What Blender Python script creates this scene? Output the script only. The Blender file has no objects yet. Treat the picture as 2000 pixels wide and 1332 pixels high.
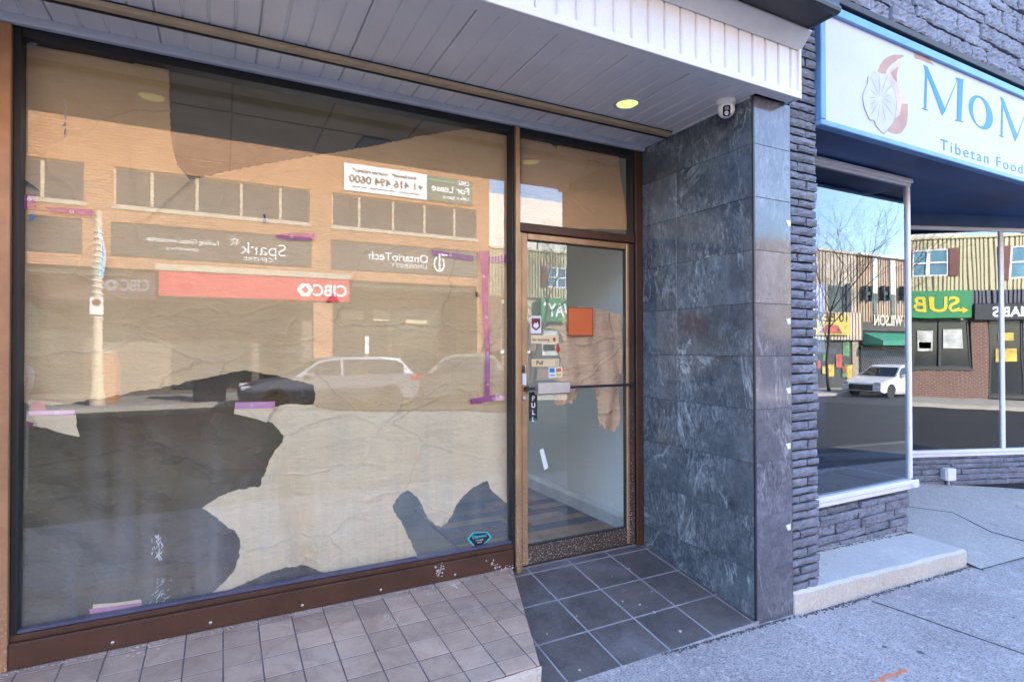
import bpy, math, random
import numpy as np
from mathutils import Vector, Matrix, noise
from mathutils.geometry import delaunay_2d_cdt
random.seed(7)
SC = bpy.context.scene
COL = SC.collection
PI = math.pi

# ------------------------------------------------------------------ camera
FPX = 1092.0
YAW, PIT, ROL = [math.radians(a) for a in (27.35, 0.58, 0.1)]
CAMP = np.array([0., -3.2, 0.])
_cy, _sy = math.cos(YAW), math.sin(YAW); _cp, _sp = math.cos(PIT), math.sin(PIT); _cr, _sr = math.cos(ROL), math.sin(ROL)
_fw = np.array([_sy*_cp, _cy*_cp, _sp]); _rt = np.array([_cy, -_sy, 0]); _dn = np.cross(_fw, _rt)
RM = np.array([_cr*_rt + _sr*_dn, -_sr*_rt + _cr*_dn, _fw])
cam = bpy.data.cameras.new('camera'); camo = bpy.data.objects.new('camera', cam); COL.objects.link(camo)
cam.sensor_width = 36; cam.lens = FPX/2000*36; cam.clip_end = 500; cam.clip_start = 0.05
M = Matrix.Identity(4)
for i in range(3):
    M[i][0] = RM[0][i]; M[i][1] = -RM[1][i]; M[i][2] = -RM[2][i]; M[i][3] = CAMP[i]
camo.matrix_world = M
SC.camera = camo

# ------------------------------------------------------------------ world, sun, exposure
SUN_EL, SUN_AZ = math.radians(27), math.radians(33)
w = bpy.data.worlds.new('World'); SC.world = w; w.use_nodes = True
sky = w.node_tree.nodes.new('ShaderNodeTexSky'); sky.sky_type = 'NISHITA'; sky.sun_disc = False
sky.sun_elevation = SUN_EL; sky.sun_rotation = SUN_AZ; sky.air_density = 1.0; sky.dust_density = 0.0; sky.ozone_density = 2.0
w.node_tree.links.new(sky.outputs[0], w.node_tree.nodes['Background'].inputs[0])
w.node_tree.nodes['Background'].inputs[1].default_value = 0.14
sl = bpy.data.lights.new('sun', 'SUN'); sl.energy = 2.9; sl.angle = math.radians(0.5); sl.color = (1, .93, .82)
so = bpy.data.objects.new('sun', sl); COL.objects.link(so)
sd = Vector((math.sin(SUN_AZ)*math.cos(SUN_EL), math.cos(SUN_AZ)*math.cos(SUN_EL), math.sin(SUN_EL)))
so.rotation_euler = sd.to_track_quat('Z', 'Y').to_euler()
SC.view_settings.view_transform = 'Standard'; SC.view_settings.look = 'None'
SC.view_settings.gamma = 1; SC.view_settings.exposure = 3.32
SC.render.engine = 'CYCLES'
SC.cycles.max_bounces = 10; SC.cycles.transparent_max_bounces = 24; SC.cycles.glossy_bounces = 5
SC.cycles.caustics_reflective = False; SC.cycles.caustics_refractive = False
SC.cycles.use_denoising = True; SC.cycles.sample_clamp_indirect = 6

# ------------------------------------------------------------------ surveying helpers (photo pixel -> point on a real plane)
def ray(x, y): return RM.T @ np.array([(x-1000)/FPX, (y-666)/FPX, 1])
def onY(x, y, Y):
    d = ray(x, y); t = (Y-CAMP[1])/d[1]; return CAMP + t*d
def onX(x, y, X):
    d = ray(x, y); t = (X-CAMP[0])/d[0]; return CAMP + t*d
def onZ(x, y, Z):
    d = ray(x, y); t = (Z-CAMP[2])/d[2]; return CAMP + t*d

def gz(x):                      # street level falls gently towards +x
    if x < 2: return -1.577
    if x < 15: return -1.577 - 0.0325*(x-2)
    return -2.0 - 0.024*(x-15)

# ------------------------------------------------------------------ materials
class NT:
    def __init__(s, name):
        s.m = bpy.data.materials.new(name); s.m.use_nodes = True; s.t = s.m.node_tree; s.n = s.t.nodes; s.l = s.t.links
        s.b = s.n['Principled BSDF']; s.out = s.n['Material Output']
        s.tc = s.n.new('ShaderNodeTexCoord').outputs['Object']
    def add(s, typ, **kw):
        n = s.n.new(typ)
        for k, v in kw.items(): setattr(n, k, v)
        return n
    def map(s, scale=(1,1,1), rot=(0,0,0), loc=(0,0,0), src=None):
        n = s.add('ShaderNodeMapping'); n.inputs['Scale'].default_value = scale; n.inputs['Rotation'].default_value = rot; n.inputs['Location'].default_value = loc
        s.l.new(src or s.tc, n.inputs[0]); return n.outputs[0]
    def noise(s, scale, detail=4, rough=.55, vec=None, dist=0):
        n = s.add('ShaderNodeTexNoise'); n.inputs['Scale'].default_value = scale; n.inputs['Detail'].default_value = detail
        n.inputs['Roughness'].default_value = rough; n.inputs['Distortion'].default_value = dist
        s.l.new(vec or s.tc, n.inputs['Vector']); return n.outputs['Fac']
    def ramp(s, fac, stops):
        n = s.add('ShaderNodeValToRGB'); e = n.color_ramp.elements
        while len(e) < len(stops): e.new(.5)
        for i, (p, c) in enumerate(stops):
            e[i].position = p; e[i].color = (c, c, c, 1) if isinstance(c, (int, float)) else (*c, 1)
        s.l.new(fac, n.inputs[0]); return n.outputs[0]
    def mix(s, fac, a, b, blend='MIX'):
        n = s.add('ShaderNodeMix', data_type='RGBA', blend_type=blend)
        for k, v in ((0, fac), (6, a), (7, b)):
            if isinstance(v, bpy.types.NodeSocket): s.l.new(v, n.inputs[k])
            elif isinstance(v, (int, float)): n.inputs[k].default_value = v if k == 0 else (v, v, v, 1)
            else: n.inputs[k].default_value = (*v, 1)
        return n.outputs[2]
    def math(s, op, a, b=0.0, clamp=False):
        n = s.add('ShaderNodeMath', operation=op, use_clamp=clamp)
        for i, v in enumerate((a, b)):
            if isinstance(v, bpy.types.NodeSocket): s.l.new(v, n.inputs[i])
            else: n.inputs[i].default_value = v
        return n.outputs[0]
    def sep(s):
        n = s.add('ShaderNodeSeparateXYZ'); s.l.new(s.tc, n.inputs[0]); return n.outputs
    def bump(s, h, strength=.3, dist=.01, target=None):
        n = s.add('ShaderNodeBump'); n.inputs['Strength'].default_value = strength; n.inputs['Distance'].default_value = dist
        s.l.new(h, n.inputs['Height']); s.l.new(n.outputs[0], target or s.b.inputs['Normal']); return n.outputs[0]
    def base(s, v):
        if isinstance(v, bpy.types.NodeSocket): s.l.new(v, s.b.inputs['Base Color'])
        else: s.b.inputs['Base Color'].default_value = (*v, 1)
    def rough(s, v):
        if isinstance(v, bpy.types.NodeSocket): s.l.new(v, s.b.inputs['Roughness'])
        else: s.b.inputs['Roughness'].default_value = v

MATS = {}
def plain(name, col, rough=.6, var=.18, scale=5, bump=.15, bscale=60, metal=0, emit=0, fine=.1):
    if name in MATS: return MATS[name]
    t = NT(name)
    n1 = t.noise(scale); n2 = t.noise(bscale, 3)
    c = t.mix(t.ramp(n1, [(.3, 0.), (.7, 1.)]), [max(0, v*(1-var)) for v in col], [min(1, v*(1+var)) for v in col])
    c = t.mix(t.math('MULTIPLY', t.ramp(n2, [(.35, 1.), (.65, 0.)]), fine), c, [v*.55 for v in col])
    t.base(c); t.rough(rough); t.b.inputs['Metallic'].default_value = metal
    if bump: t.bump(n2, bump, .004)
    if emit:
        t.b.inputs['Emission Color'].default_value = (*col, 1); t.b.inputs['Emission Strength'].default_value = emit
    MATS[name] = t.m; return t.m

def glass(name, r0, r1, p=3.5, tint=(1,1,1), dirt=None, wavy=0, grough=0.0, through=1.0):
    t = NT(name); n = t.n
    n.remove(t.b)
    gl = t.add('ShaderNodeBsdfGlossy'); gl.inputs['Roughness'].default_value = grough; gl.inputs['Color'].default_value = (.97, .98, 1, 1)
    tr = t.add('ShaderNodeBsdfTransparent'); tr.inputs[0].default_value = (*[c*through for c in tint], 1)
    lw = t.add('ShaderNodeLayerWeight'); lw.inputs[0].default_value = .5
    f = t.math('POWER', lw.outputs['Facing'], p); f = t.math('MULTIPLY', f, r1-r0); f = t.math('ADD', f, r0)
    ge = t.add('ShaderNodeNewGeometry'); nb = t.math('SUBTRACT', 1.0, ge.outputs['Backfacing']); f = t.math('MULTIPLY', f, nb)
    if wavy:
        v = t.map((1, 1, .35)); h = t.noise(wavy[0], 1, .4, v)
        t.bump(h, wavy[1], .02, gl.inputs['Normal'])
    mx = t.add('ShaderNodeMixShader'); t.l.new(f, mx.inputs[0]); t.l.new(tr.outputs[0], mx.inputs[1]); t.l.new(gl.outputs[0], mx.inputs[2])
    o = mx.outputs[0]
    if dirt:
        sx = t.sep()
        streak = t.noise(1, 5, .65, t.map((9, 1, .7)))
        blot = t.noise(1.7, 5, .6)
        grad = t.add('ShaderNodeMapRange'); t.l.new(sx[2], grad.inputs[0]); grad.inputs[1].default_value = -.1; grad.inputs[2].default_value = -1.3
        grad.inputs[3].default_value = .0; grad.inputs[4].default_value = 1
        a = t.math('MULTIPLY', t.ramp(streak, [(.42, 0.), (.75, 1.)]), t.ramp(blot, [(.3, 0.2), (.65, 1.)]))
        a = t.math('MULTIPLY', a, grad.outputs[0])
        low = t.math('MULTIPLY', t.math('POWER', grad.outputs[0], 4.0), .4)
        a = t.math('MULTIPLY', t.math('ADD', a, low), dirt)
        spk = t.ramp(t.noise(240, 2, .5), [(.73, 0.), (.76, 1.)])
        a = t.math('ADD', a, t.math('MULTIPLY', spk, t.math('MULTIPLY', dirt, .35)), True)
        a = t.math('ADD', a, .012)
        a = t.math('MULTIPLY', a, nb)
        df = t.add('ShaderNodeBsdfDiffuse'); df.inputs[0].default_value = (.5, .56, .62, 1)
        m2 = t.add('ShaderNodeMixShader'); t.l.new(a, m2.inputs[0]); t.l.new(o, m2.inputs[1]); t.l.new(df.outputs[0], m2.inputs[2]); o = m2.outputs[0]
    t.l.new(o, t.out.inputs[0]); return t.m

def brickmat(name, c1, c2, mortar, bw, rh, rot=0, vary=.25, bump=.4, off=.5, msize=.012, rough=.85):
    t = NT(name); sx = t.sep()
    cb = t.add('ShaderNodeCombineXYZ'); t.l.new(sx[0], cb.inputs[0]); t.l.new(sx[2], cb.inputs[1])
    b = t.add('ShaderNodeTexBrick'); t.l.new(cb.outputs[0], b.inputs['Vector'])
    b.offset = off; b.inputs['Scale'].default_value = 1; b.inputs['Brick Width'].default_value = bw; b.inputs['Row Height'].default_value = rh
    b.inputs['Mortar Size'].default_value = msize; b.inputs['Color1'].default_value = (*c1, 1); b.inputs['Color2'].default_value = (*c2, 1); b.inputs['Mortar'].default_value = (*mortar, 1)
    n = t.noise(3); c = t.mix(t.math('MULTIPLY', t.ramp(n, [(.3, 0.), (.7, 1.)]), vary), b.outputs['Color'], [v*.6 for v in c1])
    t.base(c); t.rough(rough); t.bump(t.math('SUBTRACT', 1.0, b.outputs['Fac']), bump, .006)
    return t.m

# dark polished marble-look tile
def marble(name, dark, mid, vein, rough, bl=.6):
    t = NT(name)
    at0 = t.add('ShaderNodeAttribute', attribute_name='tint')
    cv = t.add('ShaderNodeCombineXYZ')
    for i, k in enumerate((91., 57., 73.)): t.l.new(t.math('MULTIPLY', at0.outputs['Fac'], k), cv.inputs[i])
    va = t.add('ShaderNodeVectorMath', operation='ADD'); t.l.new(t.tc, va.inputs[0]); t.l.new(cv.outputs[0], va.inputs[1]); t.tc = va.outputs[0]
    v = t.map((1, 1, 1), (0.35, .5, .2))
    n1 = t.noise(2.6, 8, .68, v, .6); n2 = t.noise(9, 8, .72, v, 1.2)
    st = t.noise(1.9, 7, .6, t.map((1, 1, .5), (.7, .7, 0)), .8)
    att = t.add('ShaderNodeAttribute', attribute_name='tint')
    c = t.mix(t.ramp(n1, [(.32, 0.), (.68, 1.)]), dark, mid)
    c = t.mix(t.ramp(n2, [(.48, 0.), (.72, .5)]), c, [x*1.4 for x in mid])
    band = t.math('ABSOLUTE', t.math('SUBTRACT', st, .5))
    vm = t.ramp(band, [(.0, 1.), (.006, .4), (.016, 0.)])
    vm = t.math('MULTIPLY', vm, t.ramp(t.noise(3.3, 4, .6), [(.48, 0.), (.66, 1.)]))
    c = t.mix(t.math('MULTIPLY', vm, bl), c, vein)
    stv = t.map((1, 1, .38), (.8, .8, 0))
    s1 = t.noise(30, 5, .68, stv, .3); s2 = t.noise(75, 4, .65, stv, .3)
    pt = t.ramp(t.noise(2.4, 5, .62), [(.42, .05), (.60, 1.)])
    c = t.mix(t.math('MULTIPLY', t.math('MULTIPLY', t.ramp(s1, [(.46, 0.), (.70, 1.)]), pt), .42*bl), c, vein)
    c = t.mix(t.math('MULTIPLY', t.math('MULTIPLY', t.ramp(s2, [(.52, 0.), (.68, 1.)]), pt), .5*bl), c, vein)
    c = t.mix(t.math('MULTIPLY', t.ramp(s2, [(.30, 1.), (.44, 0.)]), .5), c, [x*.4 for x in dark])
    c = t.mix(1.0, c, att.outputs['Fac'], 'MULTIPLY')
    t.base(c); t.rough(t.ramp(n2, [(.3, rough), (.75, rough+.06)])); t.b.inputs['IOR'].default_value = 1.62
    t.bump(n2, .05, .002)
    return t.m

def tilemat(name, c1, c2, rough, stain, stcol):
    t = NT(name)
    att = t.add('ShaderNodeAttribute', attribute_name='tint')
    n1 = t.noise(3.5, 7, .65); n2 = t.noise(60, 4, .6); n3 = t.noise(1.7, 7, .7, None, .6)
    c = t.mix(t.ramp(n1, [(.3, 0.), (.7, 1.)]), c1, c2)
    c = t.mix(t.math('MULTIPLY', t.ramp(n3, [(.5, 0.), (.72, 1.)]), stain), c, stcol)
    c = t.mix(t.math('MULTIPLY', t.ramp(n2, [(.55, 0.), (.7, 1.)]), .25), c, stcol)
    c = t.mix(t.math('MULTIPLY', t.ramp(t.noise(5.5, 7, .72, None, 1.), [(.48, 0.), (.62, 1.)]), .38), c, [v*.62 for v in c1])
    spk = t.ramp(t.noise(55, 2, .4), [(.735, 0.), (.75, 1.)])
    c = t.mix(t.math('MULTIPLY', spk, .2), c, (.6, .58, .56))
    c = t.mix(1.0, c, att.outputs['Fac'], 'MULTIPLY')
    t.base(c); t.rough(rough); t.bump(n2, .2, .002); return t.m

def concrete(name, c1, c2, grit=.5, bscale=110, cracks=.5, rough=.9, stain=(.09,.09,.1)):
    t = NT(name)
    n1 = t.noise(.9, 7, .65); n2 = t.noise(bscale, 3, .65); n3 = t.noise(bscale*.33, 4, .6); n4 = t.noise(4.5, 6, .75, None, .5)
    c = t.mix(t.ramp(n1, [(.3, 0.), (.7, 1.)]), c1, c2)
    c = t.mix(t.math('MULTIPLY', t.ramp(n2, [(.38, 1.), (.52, 0.)]), grit), c, stain)
    c = t.mix(t.math('MULTIPLY', t.ramp(n3, [(.55, 0.), (.7, 1.)]), grit*.6), c, [min(1, v*1.5) for v in c2])
    c = t.mix(t.math('MULTIPLY', t.ramp(n4, [(.57, 0.), (.72, 1.)]), .35), c, [v*1.45 for v in c2])
    c = t.mix(t.math('MULTIPLY', t.ramp(t.noise(7, 3, .5), [(.7, 0.), (.76, 1.)]), .5), c, stain)
    v = t.add('ShaderNodeTexVoronoi', feature='DISTANCE_TO_EDGE'); v.inputs['Scale'].default_value = .55
    dn = t.add('ShaderNodeTexNoise'); dn.inputs['Scale'].default_value = 3; t.l.new(t.tc, dn.inputs['Vector'])
    vm = t.add('ShaderNodeMix', data_type='VECTOR'); vm.inputs[0].default_value = .12; t.l.new(t.tc, vm.inputs[4]); t.l.new(dn.outputs['Color'], vm.inputs[5]); t.l.new(vm.outputs[1], v.inputs['Vector'])
    c = t.mix(t.math('MULTIPLY', t.ramp(v.outputs['Distance'], [(.0, 1.), (.006, 0.)]), cracks), c, [x*.4 for x in stain])
    t.base(c); t.rough(rough); t.bump(t.math('ADD', n2, n3), .5, .004); return t.m

def metalpaint(name, col, rough=.4, metal=.4, scratch=.4, sc=(.62,.6,.58), zgrit=None):
    t = NT(name)
    n1 = t.noise(4, 6, .7); n2 = t.noise(1, 6, .7, t.map((40, 40, 4)))
    c = t.mix(t.ramp(n1, [(.3, 0.), (.7, 1.)]), [v*.75 for v in col], [min(1, v*1.2) for v in col])
    chips = t.ramp(t.noise(70, 5, .7), [(.70, 0.), (.735, 1.)])
    fac = t.math('MULTIPLY', chips, scratch)
    if zgrit is not None:
        sx = t.sep(); mr = t.add('ShaderNodeMapRange'); t.l.new(sx[2], mr.inputs[0]); mr.inputs[1].default_value = zgrit[1]; mr.inputs[2].default_value = zgrit[0]
        ch2 = t.ramp(t.noise(85, 5, .7), [(.55, 0.), (.60, 1.)])
        fac = t.math('ADD', fac, t.math('MULTIPLY', t.math('MULTIPLY', ch2, mr.outputs[0]), .8), True)
    c = t.mix(fac, c, sc)
    t.base(c); t.rough(t.ramp(n2, [(.3, rough), (.7, rough+.18)])); t.b.inputs['Metallic'].default_value = metal
    t.bump(n2, .08, .002); return t.m

# ------------------------------------------------------------------ mesh building
class MB:
    def __init__(s): s.v = []; s.f = []; s.tint = []; s.mi = []; s.sm = False
    def add(s, vs, fs, tint=1.0, mi=0):
        k = len(s.v); s.v += [tuple(map(float, v)) for v in vs]; s.f += [tuple(i+k for i in f) for f in fs]; s.tint += [tint]*len(fs); s.mi += [mi]*len(fs); return s
    def box(s, x0, x1, y0, y1, z0, z1, tint=1.0, mi=0):
        if x0 > x1: x0, x1 = x1, x0
        if y0 > y1: y0, y1 = y1, y0
        if z0 > z1: z0, z1 = z1, z0
        return s.add([(x0,y0,z0),(x1,y0,z0),(x1,y1,z0),(x0,y1,z0),(x0,y0,z1),(x1,y0,z1),(x1,y1,z1),(x0,y1,z1)],
                     [(0,3,2,1),(4,5,6,7),(0,1,5,4),(1,2,6,5),(2,3,7,6),(3,0,4,7)], tint, mi)
    def bbox(s, x0, x1, y0, y1, z0, z1, b=.004, tint=1.0, mi=0):      # box with bevelled edges along its longest two directions
        lo = [x0, y0, z0]; hi = [x1, y1, z1]; vs = []; idx = {}
        for a in range(3):
            for sx in (0, 1):
                for sy in (0, 1):
                    for sz in (0, 1):
                        p = [hi[0] if sx else lo[0], hi[1] if sy else lo[1], hi[2] if sz else lo[2]]
                        for c2 in range(3):
                            if c2 != a: p[c2] += (-b if (sx, sy, sz)[c2] else b)
                        idx[(a, sx, sy, sz)] = len(vs); vs.append(p)
        fs = []
        def g(a, *t): return idx[(a, *t)]
        fs += [(g(0,0,0,0),g(0,0,0,1),g(0,0,1,1),g(0,0,1,0)),(g(0,1,0,0),g(0,1,1,0),g(0,1,1,1),g(0,1,0,1))]
        fs += [(g(1,0,0,0),g(1,1,0,0),g(1,1,0,1),g(1,0,0,1)),(g(1,0,1,0),g(1,0,1,1),g(1,1,1,1),g(1,1,1,0))]
        fs += [(g(2,0,0,0),g(2,0,1,0),g(2,1,1,0),g(2,1,0,0)),(g(2,0,0,1),g(2,1,0,1),g(2,1,1,1),g(2,0,1,1))]
        for q in (0, 1):
            for r in (0, 1):
                e = [(g(0,q,r,0),g(0,q,r,1),g(1,q,r,1),g(1,q,r,0)), (g(0,q,0,r),g(0,q,1,r),g(2,q,1,r),g(2,q,0,r)), (g(1,0,q,r),g(1,1,q,r),g(2,1,q,r),g(2,0,q,r))]
                fs += e
        for sx in (0,1):
            for sy in (0,1):
                for sz in (0,1): fs.append((g(0,sx,sy,sz),g(1,sx,sy,sz),g(2,sx,sy,sz)))
        return s.add(vs, fs, tint, mi)
    def hexa(s, b, t, tint=1.0, mi=0):          # 4 bottom points, 4 top points
        return s.add(list(b)+list(t), [(0,3,2,1),(4,5,6,7),(0,1,5,4),(1,2,6,5),(2,3,7,6),(3,0,4,7)], tint, mi)
    def prism(s, pts, axis, a, b, tint=1.0, mi=0):   # polygon in the two other axes (order x,y,z without axis), extruded a..b
        n = len(pts); vs = []
        for h in (a, b):
            for p in pts:
                q = list(p); q.insert(axis, h); vs.append(q)
        fs = [tuple(range(n)), tuple(range(2*n-1, n-1, -1))]
        for i in range(n): j = (i+1) % n; fs.append((i, i+n, j+n, j))
        return s.add(vs, fs, tint, mi)
    def tube(s, path, r, seg=8, caps=True, tint=1.0, mi=0):
        P = [Vector(p) for p in path]; R = r if isinstance(r, (list, tuple)) else [r]*len(P)
        vs = []; fs = []; up = None
        for i, p in enumerate(P):
            d = (P[min(i+1, len(P)-1)] - P[max(i-1, 0)]).normalized()
            if up is None:
                up = Vector((0,0,1)) if abs(d.z) < .9 else Vector((1,0,0))
            u = d.cross(up).normalized(); up = u.cross(d).normalized()
            for k in range(seg):
                a = 2*PI*k/seg; vs.append(p + R[i]*(math.cos(a)*u + math.sin(a)*up))
        for i in range(len(P)-1):
            for k in range(seg):
                k2 = (k+1) % seg; fs.append((i*seg+k, (i+1)*seg+k, (i+1)*seg+k2, i*seg+k2))
        if caps: fs += [tuple(range(seg)), tuple(range(len(P)*seg-1, (len(P)-1)*seg-1, -1))]
        return s.add(vs, fs, tint, mi)
    def lathe(s, prof, c, seg=24, axis='z', tint=1.0, mi=0):
        vs = []; fs = []; n = len(prof)
        for k in range(seg):
            a = 2*PI*k/seg
            for r, h in prof:
                x, y = r*math.cos(a), r*math.sin(a)
                p = (c[0]+x, c[1]+y, c[2]+h) if axis == 'z' else ((c[0]+x, c[1]+h, c[2]+y) if axis == 'y' else (c[0]+h, c[1]+x, c[2]+y))
                vs.append(p)
        for k in range(seg):
            k2 = (k+1) % seg
            for i in range(n-1): fs.append((k*n+i, k2*n+i, k2*n+i+1, k*n+i+1))
        fs += [tuple(k*n for k in range(seg))[::-1], tuple(k*n+n-1 for k in range(seg))]
        return s.add(vs, fs, tint, mi)
    def build(s, name, mat, parent=None, smooth=False, matrix=None):
        me = bpy.data.meshes.new(name); me.from_pydata(s.v, [], s.f)
        for m in (mat if isinstance(mat, (list, tuple)) else [mat]): me.materials.append(m)
        a = me.attributes.new('tint', 'FLOAT', 'FACE'); a.data.foreach_set('value', s.tint)
        me.polygons.foreach_set('material_index', s.mi)
        import bmesh
        bm = bmesh.new(); bm.from_mesh(me); bmesh.ops.recalc_face_normals(bm, faces=bm.faces); bm.to_mesh(me); bm.free()
        if smooth: me.shade_smooth()
        o = bpy.data.objects.new(name, me); COL.objects.link(o)
        if parent is not None: o.parent = parent
        if matrix is not None: o.matrix_local = matrix
        return o

def tag(o, label=None, cat=None, group=None, kind=None):
    if label: o['label'] = label
    if cat: o['category'] = cat
    if group: o['group'] = group
    if kind: o['kind'] = kind
    return o
def thing(name, label, cat, loc=(0,0,0), rz=0, group=None):
    o = bpy.data.objects.new(name, None); COL.objects.link(o); o.location = loc; o.rotation_euler = (0, 0, rz); o.empty_display_size = .1
    return tag(o, label, cat, group)
def struct(o): o['kind'] = 'structure'; return o
def clone(o, parent=None):
    c = o.copy(); COL.objects.link(c)
    if parent is not None: c.parent = parent
    for ch in o.children: clone(ch, c)
    return c

def text_mesh(txt, h, name, mat, parent, org, right, up, align='LEFT', thick=.003, width=None, bold=0.0, spacing=1.0):
    cu = bpy.data.curves.new('t', 'FONT'); cu.body = txt; cu.size = 1; cu.extrude = 0; cu.offset = bold; cu.align_x = align; cu.space_character = spacing
    ob = bpy.data.objects.new('t', cu); COL.objects.link(ob)
    dg = bpy.context.evaluated_depsgraph_get(); dg.update()
    me = bpy.data.meshes.new_from_object(ob.evaluated_get(dg)); bpy.data.objects.remove(ob)
    xs = [v.co.x for v in me.vertices]; 
    if not xs: return None
    capmax = .69; sc = h/capmax; sx = sc if width is None else width/max(1e-6, max(xs)-min(xs))
    x0 = min(xs) if width is not None and align == 'LEFT' else 0
    r = Vector(right); u = Vector(up); nrm = r.cross(u).normalized(); og = Vector(org)
    n = len(me.vertices); base = [og + r*((v.co.x-x0)*sx) + u*(v.co.y*sc) for v in me.vertices]
    vs = [p + nrm*thick for p in base] + base
    fs = []; from collections import Counter
    ec = Counter()
    for p in me.polygons:
        vv = list(p.vertices); fs.append(tuple(vv)); fs.append(tuple(i+n for i in reversed(vv)))
        for a, b in zip(vv, vv[1:]+vv[:1]): ec[(a, b)] += 1
    for (a, b) in list(ec):
        if (b, a) not in ec: fs.append((a, a+n, b+n, b))
    bpy.data.meshes.remove(me)
    m2 = MB(); m2.add(vs, fs); return m2.build(name, mat, parent)

def sheet(name, poly, y, mat, parent=None, thick=.0012, jag=0.0, grid=.03, disp=None, plane='Y', mk=None, jitter=.25, thickdir=1):
    """A cut sheet: polygon (a,b) in the wall plane, interior points added, displaced in depth; has real thickness."""
    P = [Vector((a, b)) for a, b in poly]; n = len(P)
    pts = []
    a0 = min(p.x for p in P); a1 = max(p.x for p in P); b0 = min(p.y for p in P); b1 = max(p.y for p in P)
    # subdivide the outline
    out = []
    for i in range(n):
        p, q = P[i], P[(i+1) % n]; k = max(1, int((q-p).length/(grid if not jag else .009)))
        for j in range(k):
            v = p.lerp(q, j/k)
            if jag: v = v + Vector((noise.noise(Vector((v.x*45, v.y*45, 1))), noise.noise(Vector((v.x*45, v.y*45, 7)))))*jag + Vector((noise.noise(Vector((v.x*140, v.y*140, 3))), noise.noise(Vector((v.x*140, v.y*140, 5)))))*jag*.6
            out.append(v)
    m = len(out); pts = list(out)
    rnd = random.Random(3)
    a = a0
    while a < a1:
        b = b0
        while b < b1:
            x = a + rnd.uniform(-jitter, jitter)*grid; z = b + rnd.uniform(-jitter, jitter)*grid
            ins = False; j = m-1
            for i in range(m):
                if (out[i].y > z) != (out[j].y > z) and x < (out[j].x-out[i].x)*(z-out[i].y)/(out[j].y-out[i].y)+out[i].x: ins = not ins
                j = i
            if ins and min((v-Vector((x, z))).length_squared for v in out) > (grid*.3)**2: pts.append(Vector((x, z)))
            b += grid
        a += grid
    r = delaunay_2d_cdt(pts, [(i, (i+1) % m) for i in range(m)], [], 1, 1e-5)
    V, E, F = r[0], r[1], r[2]
    N = len(V); vs = []
    for lay in (0, 1):
        for v in V:
            d = disp(v.x, v.y) if disp else 0
            d += lay*thick*thickdir
            vs.append((v.x, y+d, v.y) if plane == 'Y' else (y+d, v.x, v.y))
    fs = []; ec = {}
    for f in F:
        fs.append(tuple(f)); fs.append(tuple(i+N for i in reversed(f)))
        for p, q in zip(f, list(f[1:])+[f[0]]): ec[(p, q)] = 1
    for (p, q) in ec:
        if (q, p) not in ec: fs.append((p, p+N, q+N, q))
    mb = MB(); mb.add(vs, fs)
    return mb.build(name, mat, parent, smooth=False)
def pxY(pts, Y): return [tuple(onY(x, y, Y)[[0, 2]]) for x, y in pts]

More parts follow.
